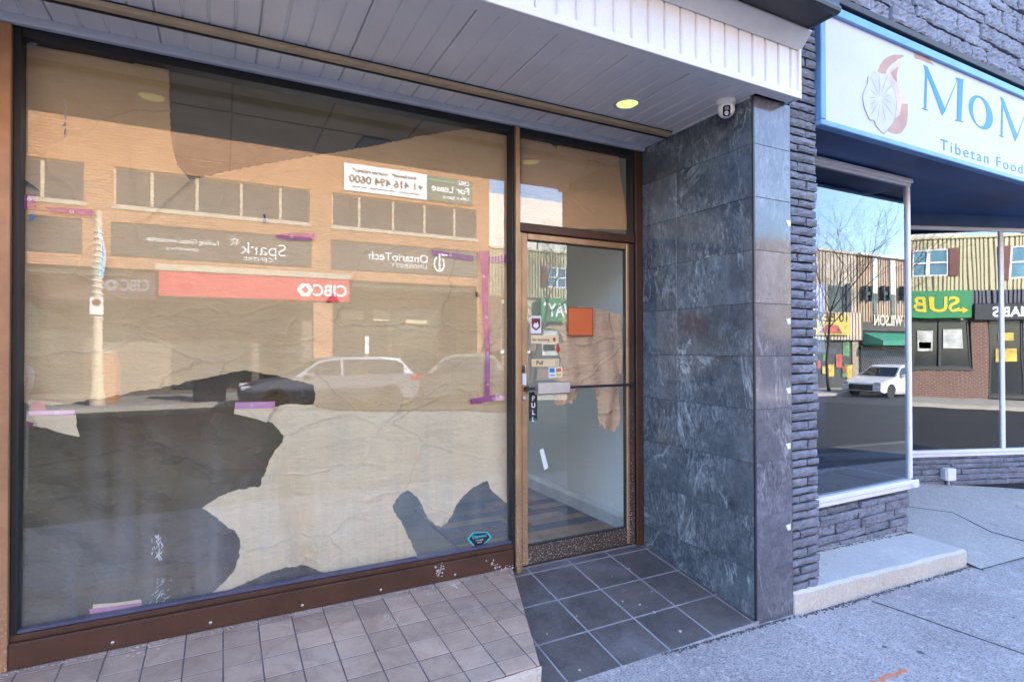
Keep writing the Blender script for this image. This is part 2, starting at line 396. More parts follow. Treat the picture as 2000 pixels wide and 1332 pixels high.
# ------------------------------------------------------------------ material library
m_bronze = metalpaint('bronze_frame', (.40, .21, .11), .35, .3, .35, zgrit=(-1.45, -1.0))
m_bronze_lit = metalpaint('door_bronze_lit', (.42, .26, .14), .32, .45, .3, zgrit=(-1.45, -.6))  # lighter copy of the frame bronze, light put into the colour
m_brown = metalpaint('brown_sill', (.085, .04, .025), .42, .25, .5)
m_gasket = plain('black_gasket', (.012, .013, .016), .5)
m_white_vinyl = plain('white_vinyl', (.77, .75, .76), .42, .05, 3, .05, 90, fine=.12)
m_soffit = plain('grey_soffit_vinyl', (.82, .80, .80), .42, .07, 2, .05, 90, fine=.1)
m_dark_box = plain('dark_brown_box', (.045, .038, .042), .6, .2)
m_black = plain('black_paint', (.02, .022, .03), .4, .3)
m_trim_grey = plain('trim_grey', (.58, .60, .66), .45, .08)
m_paper = None
def papermat(name, col, alpha=.0, trans=.35, bs=.6, bd=.035):
    t = NT(name)
    n1 = t.noise(2.2, 5, .6); n2 = t.noise(1, 6, .7, t.map((2.5, 2.5, 9), (0, .08, 0))); n3 = t.noise(260, 2, .5)
    c = t.mix(t.ramp(n1, [(.3, 0.), (.7, 1.)]), [v*.9 for v in col], [v*1.08 for v in col])
    c = t.mix(t.math('MULTIPLY', t.ramp(n3, [(.3, 1.), (.6, 0.)]), .12), c, [v*.6 for v in col])
    t.base(c); t.rough(.8)
    w1 = t.add('ShaderNodeTexWave', wave_type='BANDS', bands_direction='Z'); w1.inputs['Scale'].default_value = 1.1; w1.inputs['Distortion'].default_value = 9; w1.inputs['Detail'].default_value = 4; w1.inputs['Detail Scale'].default_value = 1.6
    t.l.new(t.map((.35, 1, 1)), w1.inputs[0])
    n5 = t.noise(1, 5, .62, t.map((9, 9, 17), (0, .25, 0)))
    cr = t.math('ADD', t.math('ADD', t.math('MULTIPLY', n2, 1.0), t.math('MULTIPLY', n3, .03)), t.math('ADD', t.math('MULTIPLY', n5, .45), t.math('MULTIPLY', w1.outputs['Fac'], .04)))
    c = t.mix(t.math('MULTIPLY', t.ramp(n5, [(.34, 1.), (.5, 0.)]), .10), c, [v*.62 for v in col])
    vo = t.add('ShaderNodeTexVoronoi', feature='DISTANCE_TO_EDGE'); vo.inputs['Scale'].default_value = 2.3
    dn = t.add('ShaderNodeTexNoise'); dn.inputs['Scale'].default_value = 2.2; dn.inputs['Detail'].default_value = 4; t.l.new(t.tc, dn.inputs['Vector'])
    vm = t.add('ShaderNodeMix', data_type='VECTOR'); vm.inputs[0].default_value = .3; t.l.new(t.map((1, 1, 1.6), (0, .5, 0)), vm.inputs[4]); t.l.new(dn.outputs['Color'], vm.inputs[5]); t.l.new(vm.outputs[1], vo.inputs['Vector'])
    crs = t.math('MULTIPLY', t.ramp(vo.outputs['Distance'], [(.0, 1.), (.012, 0.)]), t.ramp(t.noise(1.8, 4, .6), [(.48, 0.), (.58, 1.)]))
    c = t.mix(t.math('MULTIPLY', crs, .4), c, [v*.45 for v in col])
    cr = t.math('ADD', cr, t.math('MULTIPLY', t.ramp(vo.outputs['Distance'], [(.0, 1.), (.03, 0.)]), .15))
    t.base(c)
    bn = t.bump(cr, bs, bd)
    tl = t.add('ShaderNodeBsdfTranslucent'); t.l.new(c, tl.inputs[0]); t.l.new(bn, tl.inputs['Normal'])
    mx = t.add('ShaderNodeMixShader'); mx.inputs[0].default_value = trans
    t.l.new(t.b.outputs[0], mx.inputs[1]); t.l.new(tl.outputs[0], mx.inputs[2]); t.l.new(mx.outputs[0], t.out.inputs[0])
    return t.m
m_paper = papermat('kraft_paper', (.76, .54, .31), trans=.12)
m_paper2 = papermat('kraft_paper_pale', (.95, .78, .55), trans=.1)
m_paper3 = papermat('kraft_paper_brown', (.88, .60, .37), trans=.1, bs=1.0, bd=.05)
m_tape = plain('purple_tape', (.40, .05, .27), .4, .35, 12, .3, 40, fine=.3)
m_tape_light = plain('pink_tape', (.68, .33, .55), .4, .15, 12, .2, 40)
m_tape_print = plain('tape_print', (.75, .7, .85), .5)
m_white = plain('white_paint', (.78, .78, .80), .5, .06)
m_whitetxt = plain('white_lettering', (.85, .85, .87), .5, .03, bump=0)
m_blacktxt = plain('black_lettering', (.02, .02, .025), .5, .05, bump=0)
m_red = plain('red_print', (.45, .03, .03), .5)
m_goldplate = plain('gold_plate', (.72, .58, .36), .35, .06, metal=.2)
m_cyan = plain('cyan_print', (.05, .55, .62), .5)
m_bluetxt = plain('blue_lettering', (.0, .20, .62), .45, .05, bump=0)
m_teal = plain('teal_lettering', (.03, .25, .36), .5, .05, bump=0)
m_orange = plain('orange_film', (.98, .19, .035), .5, .10)
m_steel = plain('brushed_steel', (.50, .49, .52), .3, .1, metal=.8)
m_camwhite = plain('camera_white', (.86, .86, .86), .3, .03, bump=.02)
m_lens = plain('camera_black', (.01, .01, .015), .12, bump=0)
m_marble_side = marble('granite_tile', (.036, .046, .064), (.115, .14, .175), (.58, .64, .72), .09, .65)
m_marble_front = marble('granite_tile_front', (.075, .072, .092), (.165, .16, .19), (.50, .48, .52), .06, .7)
m_black_tile = tilemat('black_floor_tile', (.085, .078, .080), (.16, .145, .145), .38, .6, (.25, .25, .29))
m_brown_tile = tilemat('brown_floor_tile', (.38, .265, .205), (.52, .385, .31), .6, .55, (.38, .34, .34))
m_grout_dark = plain('grout_dark', (.13, .11, .125), .9, .3, 8)
m_grout_light = plain('grout_light', (.33, .33, .37), .9, .25, 8)
m_sidewalk = concrete('sidewalk_concrete', (.34, .30, .31), (.55, .50, .505), .7, 95, .0)
m_step = concrete('step_concrete', (.50, .47, .47), (.66, .62, .59), .22, 90, .0, stain=(.2, .2, .22))
m_apron = concrete('apron_concrete', (.36, .34, .34), (.50, .48, .47), .4, 80, .0, stain=(.14, .13, .14))
m_stepface = concrete('step_face_concrete', (.50, .44, .37), (.62, .56, .49), .3, 70, 0, stain=(.2, .17, .15))
m_asphalt = concrete('asphalt', (.022, .023, .026), (.038, .038, .042), .5, 90, .4, stain=(.02, .02, .02))
m_farwalk = concrete('far_sidewalk', (.38, .34, .30), (.5, .46, .41), .25, 40, .3, stain=(.15, .13, .12))
def stonemat(name, c1, c2):
    t = NT(name)
    att = t.add('ShaderNodeAttribute', attribute_name='tint')
    n1 = t.noise(9, 6, .65); n2 = t.noise(45, 5, .7); n3 = t.noise(26, 5, .7)
    c = t.mix(t.ramp(n1, [(.3, 0.), (.7, 1.)]), c1, c2)
    c = t.mix(t.math('MULTIPLY', t.ramp(n2, [(.35, 1.), (.5, 0.)]), .3), c, [v*.5 for v in c1])
    chip = t.math('MULTIPLY', t.ramp(n3, [(.66, 0.), (.70, 1.)]), .75)
    c = t.mix(chip, c, (.52, .45, .42)); c = t.mix(1.0, c, att.outputs['Fac'], 'MULTIPLY')
    t.base(c); t.rough(.75); t.bump(n2, .6, .006); return t.m
m_stone = stonemat('painted_ledgestone', (.115, .122, .158), (.235, .243, .29))
m_stone_up = stonemat('painted_stone_upper', (.165, .178, .235), (.29, .305, .37))
m_mortar = plain('stone_joint', (.022, .02, .03), .95)
m_blue = plain('blue_soffit_paint', (.035, .10, .26), .42, .35, 1.6, .1, 50)
m_blueframe = plain('blue_sign_frame', (.14, .34, .62), .4, .15)
m_signwhite = plain('sign_panel_white', (.60, .60, .655), .5, .04, 2, .05)
m_alu = plain('white_aluminium', (.80, .80, .85), .35, .05)
m_dark_int = plain('dark_interior', (.03, .034, .05), .7, .3)
m_int_wall = plain('interior_wall', (.78, .85, .90), .65, .04, 1.2, .03)
m_int_dark = plain('interior_brown_wall', (.35, .31, .26), .8, .3, 2)
m_int_floor = plain('interior_floor', (.22, .19, .15), .7, .35, 2.5, .2, 30)
m_int_ceil = plain('interior_ceiling', (.40, .35, .30), .85, .12, 3)
g_main = glass('main_window_glass', .108, .75, 3.0, (.96, .97, .95), dirt=.26, wavy=(1.1, .008))
g_door = glass('door_glass', .105, .75, 3.0, (.97, .98, .98), dirt=.08, wavy=(1.3, .008))
g_near = glass('neighbour_window_glass', .105, .9, 3.0, (.55, .62, .75), wavy=(1.6, .03))
g_wing = glass('wing_window_glass', .15, .95, 3.0, (.5, .56, .7), wavy=(2.2, .06))
g_far = glass('far_glass', .12, .8, 3, (.4, .42, .45))

# ================================================================== GROUND
def strip(name, y0, y1, mat, zoff=0, xs=None, thick=.25, z0off=None):
    xs = xs or [-60, 2, 6, 10, 15, 25, 40, 80]
    mb = MB(); n = len(xs); vs = []
    zo = zoff if z0off is None else z0off
    for lay in (0, -thick):
        for x in xs: vs.append((x, y0, gz(x)+zo+lay)); vs.append((x, y1, gz(x)+zoff+lay))
    fs = []
    N = 2*n
    for i in range(n-1):
        a = 2*i; fs.append((a, a+2, a+3, a+1)); fs.append((a+N, a+1+N, a+3+N, a+2+N)); fs.append((a, a+N, a+2+N, a+2)); fs.append((a+1, a+3, a+3+N, a+1+N))
    fs += [(0, 1, 1+N, N), (N-2, 2*N-2, 2*N-1, N-1)]
    mb.add(vs, fs); return struct(mb.build(name, mat))
KERB = -4.3; FKERB = -14.9; FY = -18.0
gp = MB(); gp.add([(-250, -250, -2.9), (250, -250, -2.9), (250, 250, -2.9), (-250, 250, -2.9)], [(0, 1, 2, 3)]); struct(gp.build('ground', m_asphalt))
struct(strip('sidewalk', -3.0, .05, m_sidewalk))
struct(strip('boulevard_strip', KERB+.16, -3.004, concrete('boulevard_asphalt', (.05, .05, .052), (.085, .085, .088), .6, 70, .0, stain=(.02, .02, .02)), -.003))
strip('kerb', KERB, KERB+.155, concrete('kerb_concrete', (.10, .10, .10), (.15, .15, .15), .3, 60, .0), -.002)
strip('road', FKERB+.155, KERB-.002, m_asphalt, -.13)
strip('far_kerb', FKERB, FKERB+.15, m_farwalk, -.002)
strip('far_sidewalk', FY-.6, FKERB-.002, m_farwalk)
# sidewalk control joints
def wline(mb, p, q, wd, h=.0015):
    p = Vector(p); q = Vector(q); d = (q-p); d.z = 0; s = Vector((-d.y, d.x, 0)).normalized()*wd/2
    up = Vector((0, 0, h)); dnn = Vector((0, 0, -.004))
    mb.hexa([p-s+dnn, q-s+dnn, q+s+dnn, p+s+dnn], [p-s+up, q-s+up, q+s+up, p+s+up])
jt = MB()
def G(x, y, dz=0): return (x, y, gz(x)+dz)
def curve_pts(p0, p1, n=14, amp=.006):
    return [G(p0[0]+(p1[0]-p0[0])*i/n+random.uniform(-amp, amp), p0[1]+(p1[1]-p0[1])*i/n+random.uniform(-amp, amp)) for i in range(n+1)]
for a, b in (((3.70, -1.06), (3.93, -2.95)), ((-2.3, -1.0), (-2.3, -2.95)), ((7.6, -1.3), (7.6, -2.95)), ((5.4, -1.3), (5.7, -2.95))):
    c = curve_pts(a, b)
    for p, q in zip(c, c[1:]): wline(jt, p, q, .011)
struct(jt.build('sidewalk_joint', plain('joint_dark', (.03, .03, .04), .95)))
op = MB()
for k in range(16):
    t0 = k/16; p = Vector(onZ(1702+t0*68, 1334-t0*32, -1.6)); 
    for j in range(3):
        dx = random.uniform(-.02, .02); dy = random.uniform(-.012, .012); s = random.uniform(.004, .011)
        x, y = p.x+dx, p.y+dy; z = gz(x)
        op.add([(x+s*math.cos(a)*1.4, y+s*math.sin(a)*.8, z+.0012) for a in [q*PI/3 for q in range(6)]], [(0, 1, 2, 3, 4, 5)])
struct(op.build('spray_marking', plain('orange_spray', (.75, .22, .10), .9)))
ch = MB(); p0 = onZ(1705, 1265, -1.6); p1 = onZ(1790, 1312, -1.6)
c = curve_pts(p0, p1, 10, .004)
for p, q in zip(c, c[1:]): wline(ch, p, q, .005)
struct(ch.build('chalk_marking', plain('chalk', (.6, .55, .55), .9)))

# ---- entry ramp of black tiles (z = -1.44 + 0.14*y) and the raised brown tiled ledge
def clip(poly, f):      # keep where f(p)>=0
    out = []
    for i in range(len(poly)):
        p, q = poly[i], poly[(i+1) % len(poly)]; a, b = f(p), f(q)
        if a >= 0: out.append(p)
        if (a >= 0) != (b >= 0):
            t = a/(a-b); out.append((p[0]+(q[0]-p[0])*t, p[1]+(q[1]-p[1])*t))
    return out
XC, YP = 2.726, -.976
def rampz(y): return -1.437 + .142*y
def ledgez(y): return -1.403 + .05*y
EDGE = lambda y: 1.652 + (1.297-1.652)*(y/-.965)      # x of the diagonal ledge end
def tiles(name, xs, ys, zf, mat, gmat, fkeep, gap, th=.006, depth=.12, jit=.1):
    mb = MB()
    for i in range(len(xs)-1):
        for j in range(len(ys)-1):
            y1, y0 = ys[j], ys[j+1]
            poly = [(xs[i]+gap/2, y0+gap/2), (xs[i+1]-gap/2, y0+gap/2), (xs[i+1]-gap/2, y1-gap/2), (xs[i]+gap/2, y1-gap/2)]
            for f in fkeep: poly = clip(poly, f) if poly else poly
            if len(poly) < 3: continue
            n = len(poly); t = 1+random.uniform(-jit, jit); dz = random.uniform(-.0006, .0006); b = .0022
            cx = sum(p[0] for p in poly)/n; cyy = sum(p[1] for p in poly)/n
            vs = [(x, y, zf(y)-th) for x, y in poly] + [(x, y, zf(y)-.0016+dz) for x, y in poly]
            vs += [(x+(cx-x)*b/.07, y+(cyy-y)*b/.07, zf(y)+dz) for x, y in poly]
            fs = [tuple(range(2*n, 3*n))]
            for k in range(n):
                k2 = (k+1) % n; fs += [(k, k2, k2+n, k+n), (k+n, k2+n, k2+2*n, k+2*n)]
            mb.add(vs, fs, t)
    return struct(mb.build(name, mat))
ry = [0.0, -.068, -.378, -.688, -.985]
rx = [1.13, 1.445, 1.758, 2.072, 2.386, 2.70, 2.76]
side = lambda p: p[0]-EDGE(p[1])-.004
tiles('entrance_ramp_tiles', rx, ry, rampz, m_black_tile, None, [side, lambda p: XC-.002-p[0]], .011)
b = MB(); yy0, yy1 = -.985, .02
b.hexa([(1.2, yy0, -1.75), (2.74, yy0, -1.75), (2.74, yy1, -1.75), (1.2, yy1, -1.75)],
       [(1.2, yy0, rampz(yy0)-.0022), (2.74, yy0, rampz(yy0)-.0022), (2.74, yy1, rampz(yy1)-.0022), (1.2, yy1, rampz(yy1)-.0022)])
struct(b.build('entrance_ramp', m_grout_light))
lx = [-3.17+.1588*k for k in range(34)]
ly = [.0, -.078, -.238, -.39, -.55, -.71, -.87, -.975]
tiles('ledge_tiles', lx, ly, ledgez, m_brown_tile, None, [lambda p: EDGE(p[1])-.003-p[0]], .006, jit=.17)
b = MB(); g = .002
tp = [(-3.1, -.968), (EDGE(-.968)-.006, -.968), (1.648, .02), (-3.1, .02)]
b.hexa([(x, y, -1.75) for x, y in tp], [(x, y, ledgez(y)-g) for x, y in tp])
struct(b.build('tiled_ledge', [m_grout_dark]))
b = MB()                                                     # rough concrete face under the ledge tiles
n = 60; vs = []; fs = []
for i in range(n+1):
    x = -3.1 + (EDGE(-.97)+.004+3.1)*i/n
    for k in range(6):
        z = -1.62 + (ledgez(-.97)-.008+1.62)*k/5; d = .009*noise.noise(Vector((x*9, z*20, 1)))+.004*noise.noise(Vector((x*40, z*60, 1)))
        vs.append((x, -.972-abs(d), z))
for i in range(n):
    for k in range(5): a = i*6+k; fs.append((a, a+6, a+7, a+1))
b.add(vs, fs); struct(b.build('ledge_face', m_stepface))

# ---- concrete step and apron in front of the neighbouring shop
def stepz(x): return -1.478 - .038*(x-3.05)
sx = [3.056+.05*i for i in range(41)]
vs = []; fs = []
for x in sx:
    yf = -.985 - .012*noise.noise(Vector((x*5, 0, 0))) - .006*noise.noise(Vector((x*23, 0, 4)))
    xr = x
    for (y, z) in ((yf+.004, -1.8), (yf-.003, gz(x)+.02), (yf, stepz(x)-.016-.010*abs(noise.noise(Vector((x*17, 2, 0))))), (yf+.018+.02*abs(noise.noise(Vector((x*13, 5, 0)))), stepz(x)-.002), (-.5, stepz(x)+.006), (-.5, -1.8)): vs.append((x, y, z))
for i in range(len(sx)-1):
    for k in range(5): a = i*6+k; fs.append((a, a+6, a+7, a+1))
fs += [tuple(range(6)), tuple(range(len(vs)-6, len(vs)))]
b = MB(); b.add(vs, fs)
for i, f in enumerate(b.f): b.mi[i] = 0
for i in range(len(sx)-1):
    for k in (0, 1): b.mi[i*5+k] = 1
b.mi[-1] = 1
struct(b.build('concrete_step', [m_step, m_stepface]))
# apron rising into the recess
def apz(x, y):
    t = min(1, max(0, (y+1.1)/1.2)); return (gz(x)+.004)*(1-t) + (-1.462+(-.004)*(x-6))*t
gxs = [5.05+.25*i for i in range(30)]; gys = [-1.10+.1*i for i in range(26)]
vs = []; fs = []
for x in gxs:
    for y in gys: vs.append((x + (.35*(y+.98)*-.9 if x < 5.1 else 0)*0, y, apz(x, y)+.004*noise.noise(Vector((x*1.5, y*1.5, 0)))))
k = len(gys)
for i in range(len(gxs)-1):
    for j in range(k-1): a = i*k+j; fs.append((a, a+k, a+k+1, a+1))
b = MB(); b.add(vs, fs); struct(b.build('recess_pavement', m_apron))
jt = MB()
for pp in ([(5.75, -.20), (6.1, -.42), (6.0, -.76), (6.2, -1.08)], [(5.05, -1.085), (6.0, -1.10), (7.5, -1.105), (9, -1.11)]):
    for (xa, ya), (xb, yb) in zip(pp, pp[1:]):
        for q in range(6):
            t0, t1 = q/6, (q+1)/6; P = (xa+(xb-xa)*t0, ya+(yb-ya)*t0); Q = (xa+(xb-xa)*t1, ya+(yb-ya)*t1)
            wline(jt, (P[0], P[1], apz(*P)+.003), (Q[0], Q[1], apz(*Q)+.003), .007)
struct(jt.build('pavement_joint', plain('joint_dark', (.03, .03, .04), .95)))

# ================================================================== THE VACANT SHOP
shop = thing('shop_building', 'vacant shop with bronze framed window, ribbed grey soffit and white panelled fascia', 'shop')
SOF = 1.457
# upper storey and hidden body
b = MB(); b.box(-9, 3.05, -.93, 9, 1.93, 5.9); b.box(-9, -3.12, -.93, 9, -1.75, 1.93)
b.box(-9, 3.05, -1.0, -.93, 5.75, 5.98)
b.build('upper_wall', brickmat('upper_wall_brick', (.16, .12, .11), (.12, .09, .085), (.3, .29, .28), .22, .075), shop)
# soffit: grooved vinyl panels running front to back
def grooves(mb, u0, u1, pitch, phase, fn, gw=.013, gd=.006, seam=4):
    """fn(u, depth) -> two points (start, end of the board) for profile position u"""
    prof = [(u0, 0)]; k = math.ceil((u0-phase)/pitch)
    while phase + k*pitch < u1:
        c = phase + k*pitch; d = gd*(1.35 if k % seam == 0 else 1)
        prof += [(c-gw/2, 0), (c-gw/2+.003, d), (c+gw/2-.003, d), (c+gw/2, 0), (c+gw/2+.0022, -.0028), (c+gw/2+.005, 0)] if k % seam else [(c-gw/2, 0), (c-gw/2+.001, d*1.5), (c, d*1.5), (c+.001, 0), (c+.006, -.004), (c+.011, 0)]
        k += 1
    prof.append((u1, 0)); vs = []
    for u, d in prof:
        for p in fn(u, d): vs.append(p)
    n = 2; fs = [(2*i, 2*i+2, 2*i+3, 2*i+1) for i in range(len(prof)-1)]
    mb.add(vs, fs)
b = MB(); grooves(b, -3.1, 2.726, .1032, .148, lambda u, d: ((u, -1.0, SOF+d), (u, -.03, SOF+d)))
b.box(-3.1, 2.726, -1.066, .1, SOF+.018, SOF+.03)
b.box(-3.1, 3.008, -1.066, -1.0, SOF-.004, SOF+.018)
b.build('soffit', m_soffit, shop)
b = MB(); b.bbox(-3.1, 2.722, -.052, -.022, SOF-.038, SOF+.012, .004); b.box(-3.1, 2.722, -.03, -.001, SOF-.030, SOF+.012)
b.build('soffit_trim', m_trim_grey, shop)
b = MB(); b.bbox(2.712, 2.7255, -.96, -.053, SOF-.016, SOF-.0005, .002); b.build('wall_trim', m_trim_grey, shop)
# track under the soffit
m_track = metalpaint('track_metal', (.50, .38, .25), .5, .1, .55, sc=(.45, .4, .33))
b = MB(); b.bbox(-3.1, 2.70, -.347, -.300, SOF-.030, SOF-.001, .004)
tr = b.build('shutter_track', m_track, shop)
b = MB(); b.box(-3.1, 2.702, -.299, -.290, SOF-.036, SOF-.001); b.box(-3.1, 2.702, -.349, -.3475, SOF-.008, SOF-.001); b.build('track_seal', m_black, tr)
# fascia
FA = -1.07
b = MB(); grooves(b, -9, 2.996, .1066, 1.222, lambda u, d: ((u, FA+d, SOF+.028), (u, FA+d, 1.738)), gw=.019, gd=.010, seam=999)
b.box(-9, 3.006, FA+.012, -.995, SOF+.012, 1.82)
fa = b.build('fascia', m_white_vinyl, shop)
b = MB(); b.bbox(-9, 3.008, FA-.010, FA+.010, SOF-.008, SOF+.032, .003); b.bbox(2.992, 3.014, FA-.012, FA+.03, SOF-.008, 1.80, .003); b.box(2.998, 3.012, FA+.03, -.978, SOF-.004, 1.80)
b.build('edge_trim', m_white_vinyl, fa)
b = MB(); b.prism([(FA-.002, 1.738), (FA-.006, 1.732), (FA-.075, 1.812), (FA-.075, 1.822), (FA+.06, 1.822), (FA+.06, 1.738)], 0, -9, 3.016)
b.build('cap_trim', m_trim_grey, fa)
b = MB(); b.box(-9, 2.975, -1.29, -.935, 1.826, 2.9)
bx = b.build('sign_box', m_dark_box, shop)
b = MB(); b.tube([(-9, -1.305, 1.845), (3.0, -1.305, 1.845)], .026, 10); b.box(-9, 2.99, -1.325, -1.292, 1.85, 1.93); b.bbox(2.976, 3.0, -1.31, -.94, 1.82, 2.9, .004)
b.build('box_lip', m_black, bx)

# granite-look tiled pier
pier = MB(); pier.box(2.742, 3.034, -.962, .12, -1.75, SOF+.016); pc = pier.build('pier', m_mortar, shop)
zr = [-1.75]+[1.177-.309*k for k in range(9, -1, -1)]+[SOF-.0005]
zr = sorted(set(round(z, 4) for z in zr if z >= -1.75)); zr = [z for i, z in enumerate(zr) if i == 0 or z-zr[i-1] > .03]
b = MB()
for y0, y1 in ((-.972, -.355), (-.355, .11)):
    for z0, z1 in zip(zr, zr[1:]): b.bbox(XC+random.uniform(-.0005, .0005), 2.742, y0+.0008, y1-.0008, z0+.0008, z1-.0008, .0012, random.uniform(.82, 1.12))
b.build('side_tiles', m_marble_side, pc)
b = MB()
for z0, z1 in zip(zr, zr[1:]): b.bbox(2.738, 3.049, YP+random.uniform(-.0006, .0006), -.962, z0+.0008, z1-.0008, .0012, random.uniform(.85, 1.12))
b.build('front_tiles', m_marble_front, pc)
b = MB(); b.bbox(2.7245, 2.7375, -.9775, -.9635, -1.62, SOF, .002); b.box(3.0495, 3.053, -.974, -.9, -1.62, SOF+.3); b.build('corner_trim', m_black, pc)

# window frame members
b = MB(); b.bbox(-.992, -.826, -.035, .075, ledgez(-.03)+.001, 1.419, .004); b.build('frame_post', m_bronze, shop)
b = MB(); b.bbox(-.8255, -.800, -.006, .075, -1.30, 1.419, .002); b.bbox(-.8, 1.655, .004, .075, 1.385, 1.43, .002); b.bbox(1.7005, 2.640, .004, .075, 1.385, 1.43, .002); b.bbox(2.6405, 2.66, .0, .07, -1.415, 1.43, .002)
b.build('frame_gasket', m_gasket, shop)
b = MB(); b.bbox(-.8255, 1.652, -.030, .075, -1.402, -1.290, .004); b.bbox(-.8255, 1.652, -.012, .075, -1.2895, -1.262, .003)
sill = b.build('window_sill', m_brown, shop)
b = MB(); b.bbox(-.8255, 1.652, -.002, .040, -1.2615, -1.247, .003); b.build('sill_bead', metalpaint('sill_bead', (.10, .10, .16), .4, .3, .8, sc=(.45, .45, .6)), sill)
for x in (-.45, -.05, .38, .80, 1.25): b = MB(); b.lathe([(.0075, 0), (.0075, -.003), (.004, -.0048)], (x, -.0295, -1.372+random.uniform(-.004, .004)), 10, 'y'); b.build('screw', m_steel, sill)
b = MB(); b.bbox(1.6525, 1.668, -.012, .075, -1.43, 1.43, .002, mi=1); b.bbox(1.6685, 1.7000, -.035, .075, -1.445, 1.419, .003); b.bbox(1.7005, 1.7185, -.018, .075, -1.44, .7415, .002)
b.build('mullion', [m_bronze_lit, m_gasket], shop)
b = MB(); b.bbox(2.661, 2.7235, -.018, .075, -1.44, 1.419, .003, mi=0)
b.build('door_jamb', m_brown, shop)
b = MB(); b.bbox(1.7005, 2.6395, -.03, .075, .745, .802, .004); b.build('transom_bar', m_brown, shop)
GY = .048
b = MB(); b.box(-.801, 1.653, GY, GY+.006, -1.262, 1.39); b.build('window_pane', g_main, shop)
b = MB(); b.box(1.70, 2.641, GY, GY+.006, .80, 1.39); b.build('transom_pane', g_door, shop)
# second bay to the left, mostly out of view
b = MB(); b.bbox(-3.1, -2.95, -.035, .075, -1.44, 1.419, .004); b.bbox(-2.9495, -.9925, -.03, .075, -1.402, -1.262, .004); b.bbox(-2.9495, -.9925, 0, .075, 1.385, 1.43, .003)
b.build('side_window_frame', m_bronze, shop)
b = MB(); b.box(-2.9495, -.9925, GY, GY+.006, -1.262, 1.39); b.build('side_window_pane', g_main, shop)
# door
DY0, DY1 = -.012, .034
b = MB()
b.bbox(1.7195, 1.7655, DY0, DY1, -1.416, .741, .004); b.bbox(2.578, 2.6395, DY0, DY1, -1.416, .741, .004)
b.bbox(1.766, 2.5775, DY0, DY1, .698, .741, .004)
door = b.build('door', m_bronze_lit, shop); door['label'] = 'worn bronze framed glass door with stickers and torn paper'
b = MB(); b.bbox(1.766, 2.5775, DY0, DY1, -1.416, -1.300, .004); b.bbox(2.597, 2.641, DY0-.003, DY0-.0005, -1.41, .738, .001); b.build('bottom_rail', metalpaint('gritty_rail', (.07, .045, .035), .5, .2, .7, zgrit=(-1.5, -.3)), door)
b = MB()
for a in ((1.7655, 1.769, -1.3, .70), (2.5745, 2.578, -1.3, .70)): b.box(a[0], a[1], .002, .03, a[2], a[3])
b.box(1.769, 2.5745, .002, .03, .693, .6985); b.box(1.769, 2.5745, .002, .03, -1.3005, -1.294); b.build('door_gasket', m_gasket, door)
b = MB(); b.box(1.768, 2.575, .014, .020, -1.296, .695); b.build('door_glass', g_door, door)
hz0 = onY(1100, 757, -.05)[2]; hx0 = onY(1030, 757, -.03)[0]; hx1 = onY(1236, 757, -.03)[0]
b = MB(); b.tube([(1.745, -.042, hz0), (2.61, -.042, hz0)], .009, 10); b.bbox(1.735, 1.76, -.045, -.012, hz0-.014, hz0+.014, .003); b.bbox(2.595, 2.62, -.045, -.012, hz0-.014, hz0+.014, .003)
b.build('push_bar', m_black, door)
h1 = onY(1050, 745, -.09); h2 = onY(1112, 768, -.09)
b = MB(); zz = hz0; b.prism([(-.095, zz+.045), (-.10, zz+.040), (-.10, zz-.03), (-.092, zz-.038), (-.055, zz-.038), (-.05, zz+.03), (-.058, zz+.045)], 0, h1[0], h2[0])
b.build('pull_handle', m_steel, door)
b = MB(); b.bbox(h1[0]+.004, h2[0]-.004, -.055, -.013, zz-.036, zz-.022, .002); b.build('handle_bracket', m_black, door)
lk = onY(1022, 718, -.015); lk2 = onY(1023, 777, -.015); pl = onY(1024, 740, -.015)
for p, r in ((lk, .017), (lk2, .016)):
    b = MB(); b.lathe([(r, 0), (r, -.006), (r*.85, -.009), (r*.6, -.009), (r*.55, -.007), (0.001, -.007)], (p[0]+.003, DY0, p[2]), 20, 'y'); b.build('lock_cylinder', m_steel, door)
b = MB(); b.bbox(pl[0]-.013, pl[0]+.016, DY0-.003, DY0-.0005, pl[2]-.04, pl[2]+.035, .001); b.build('lock_plate', m_white, door)
b = MB(); b.bbox(pl[0]-.016, pl[0]-.003, DY0-.02, DY0-.0035, pl[2]+.04, pl[2]+.085, .003); b.build('latch_guard', m_black, door)

# interior shell
IF = -1.44
b = MB(); b.box(-3.1, 2.8, .076, 6.6, IF-.08, IF)
pr = b.build('interior_floor', m_int_floor, shop)
b = MB(); b.box(-3.1, 2.96, .13, 6.6, 1.62, 1.66); b.build('interior_ceiling', m_int_ceil, shop)
b = MB()
for x in [-3+.61*k for k in range(10)]: b.box(x-.006, x+.006, .14, 6.5, 1.613, 1.6195)
for y in [.5+.61*k for k in range(10)]: b.box(-3.05, 2.79, y-.006, y+.006, 1.6145, 1.6205)
b.build('ceiling_grid', plain('ceiling_grid_dark', (.25, .22, .19), .7), shop)
b = MB(); b.box(.95, 1.45, 1.1, 1.45, 1.600, 1.6125); b.build('ceiling_vent', m_dark_int, shop)
b = MB(); b.box(2.80, 2.95, .121, 6.6, IF-.05, 1.619); b.build('side_wall', m_int_wall, shop)
b = MB(); b.box(-3.1, -3.0, .14, 6.6, IF, 1.612); b.box(-3.0, .4, 6.5, 6.6, IF, 1.612); b.box(.4, 2.8, 6.5, 6.6, 1.2, 1.612)  # wide rear opening added so sky light reaches the side wall
b.build('back_wall', m_int_dark, shop)
b = MB(); b.box(-3.1, 2.96, .08, .128, 1.431, 1.93); b.build('inner_header', m_int_ceil, shop)
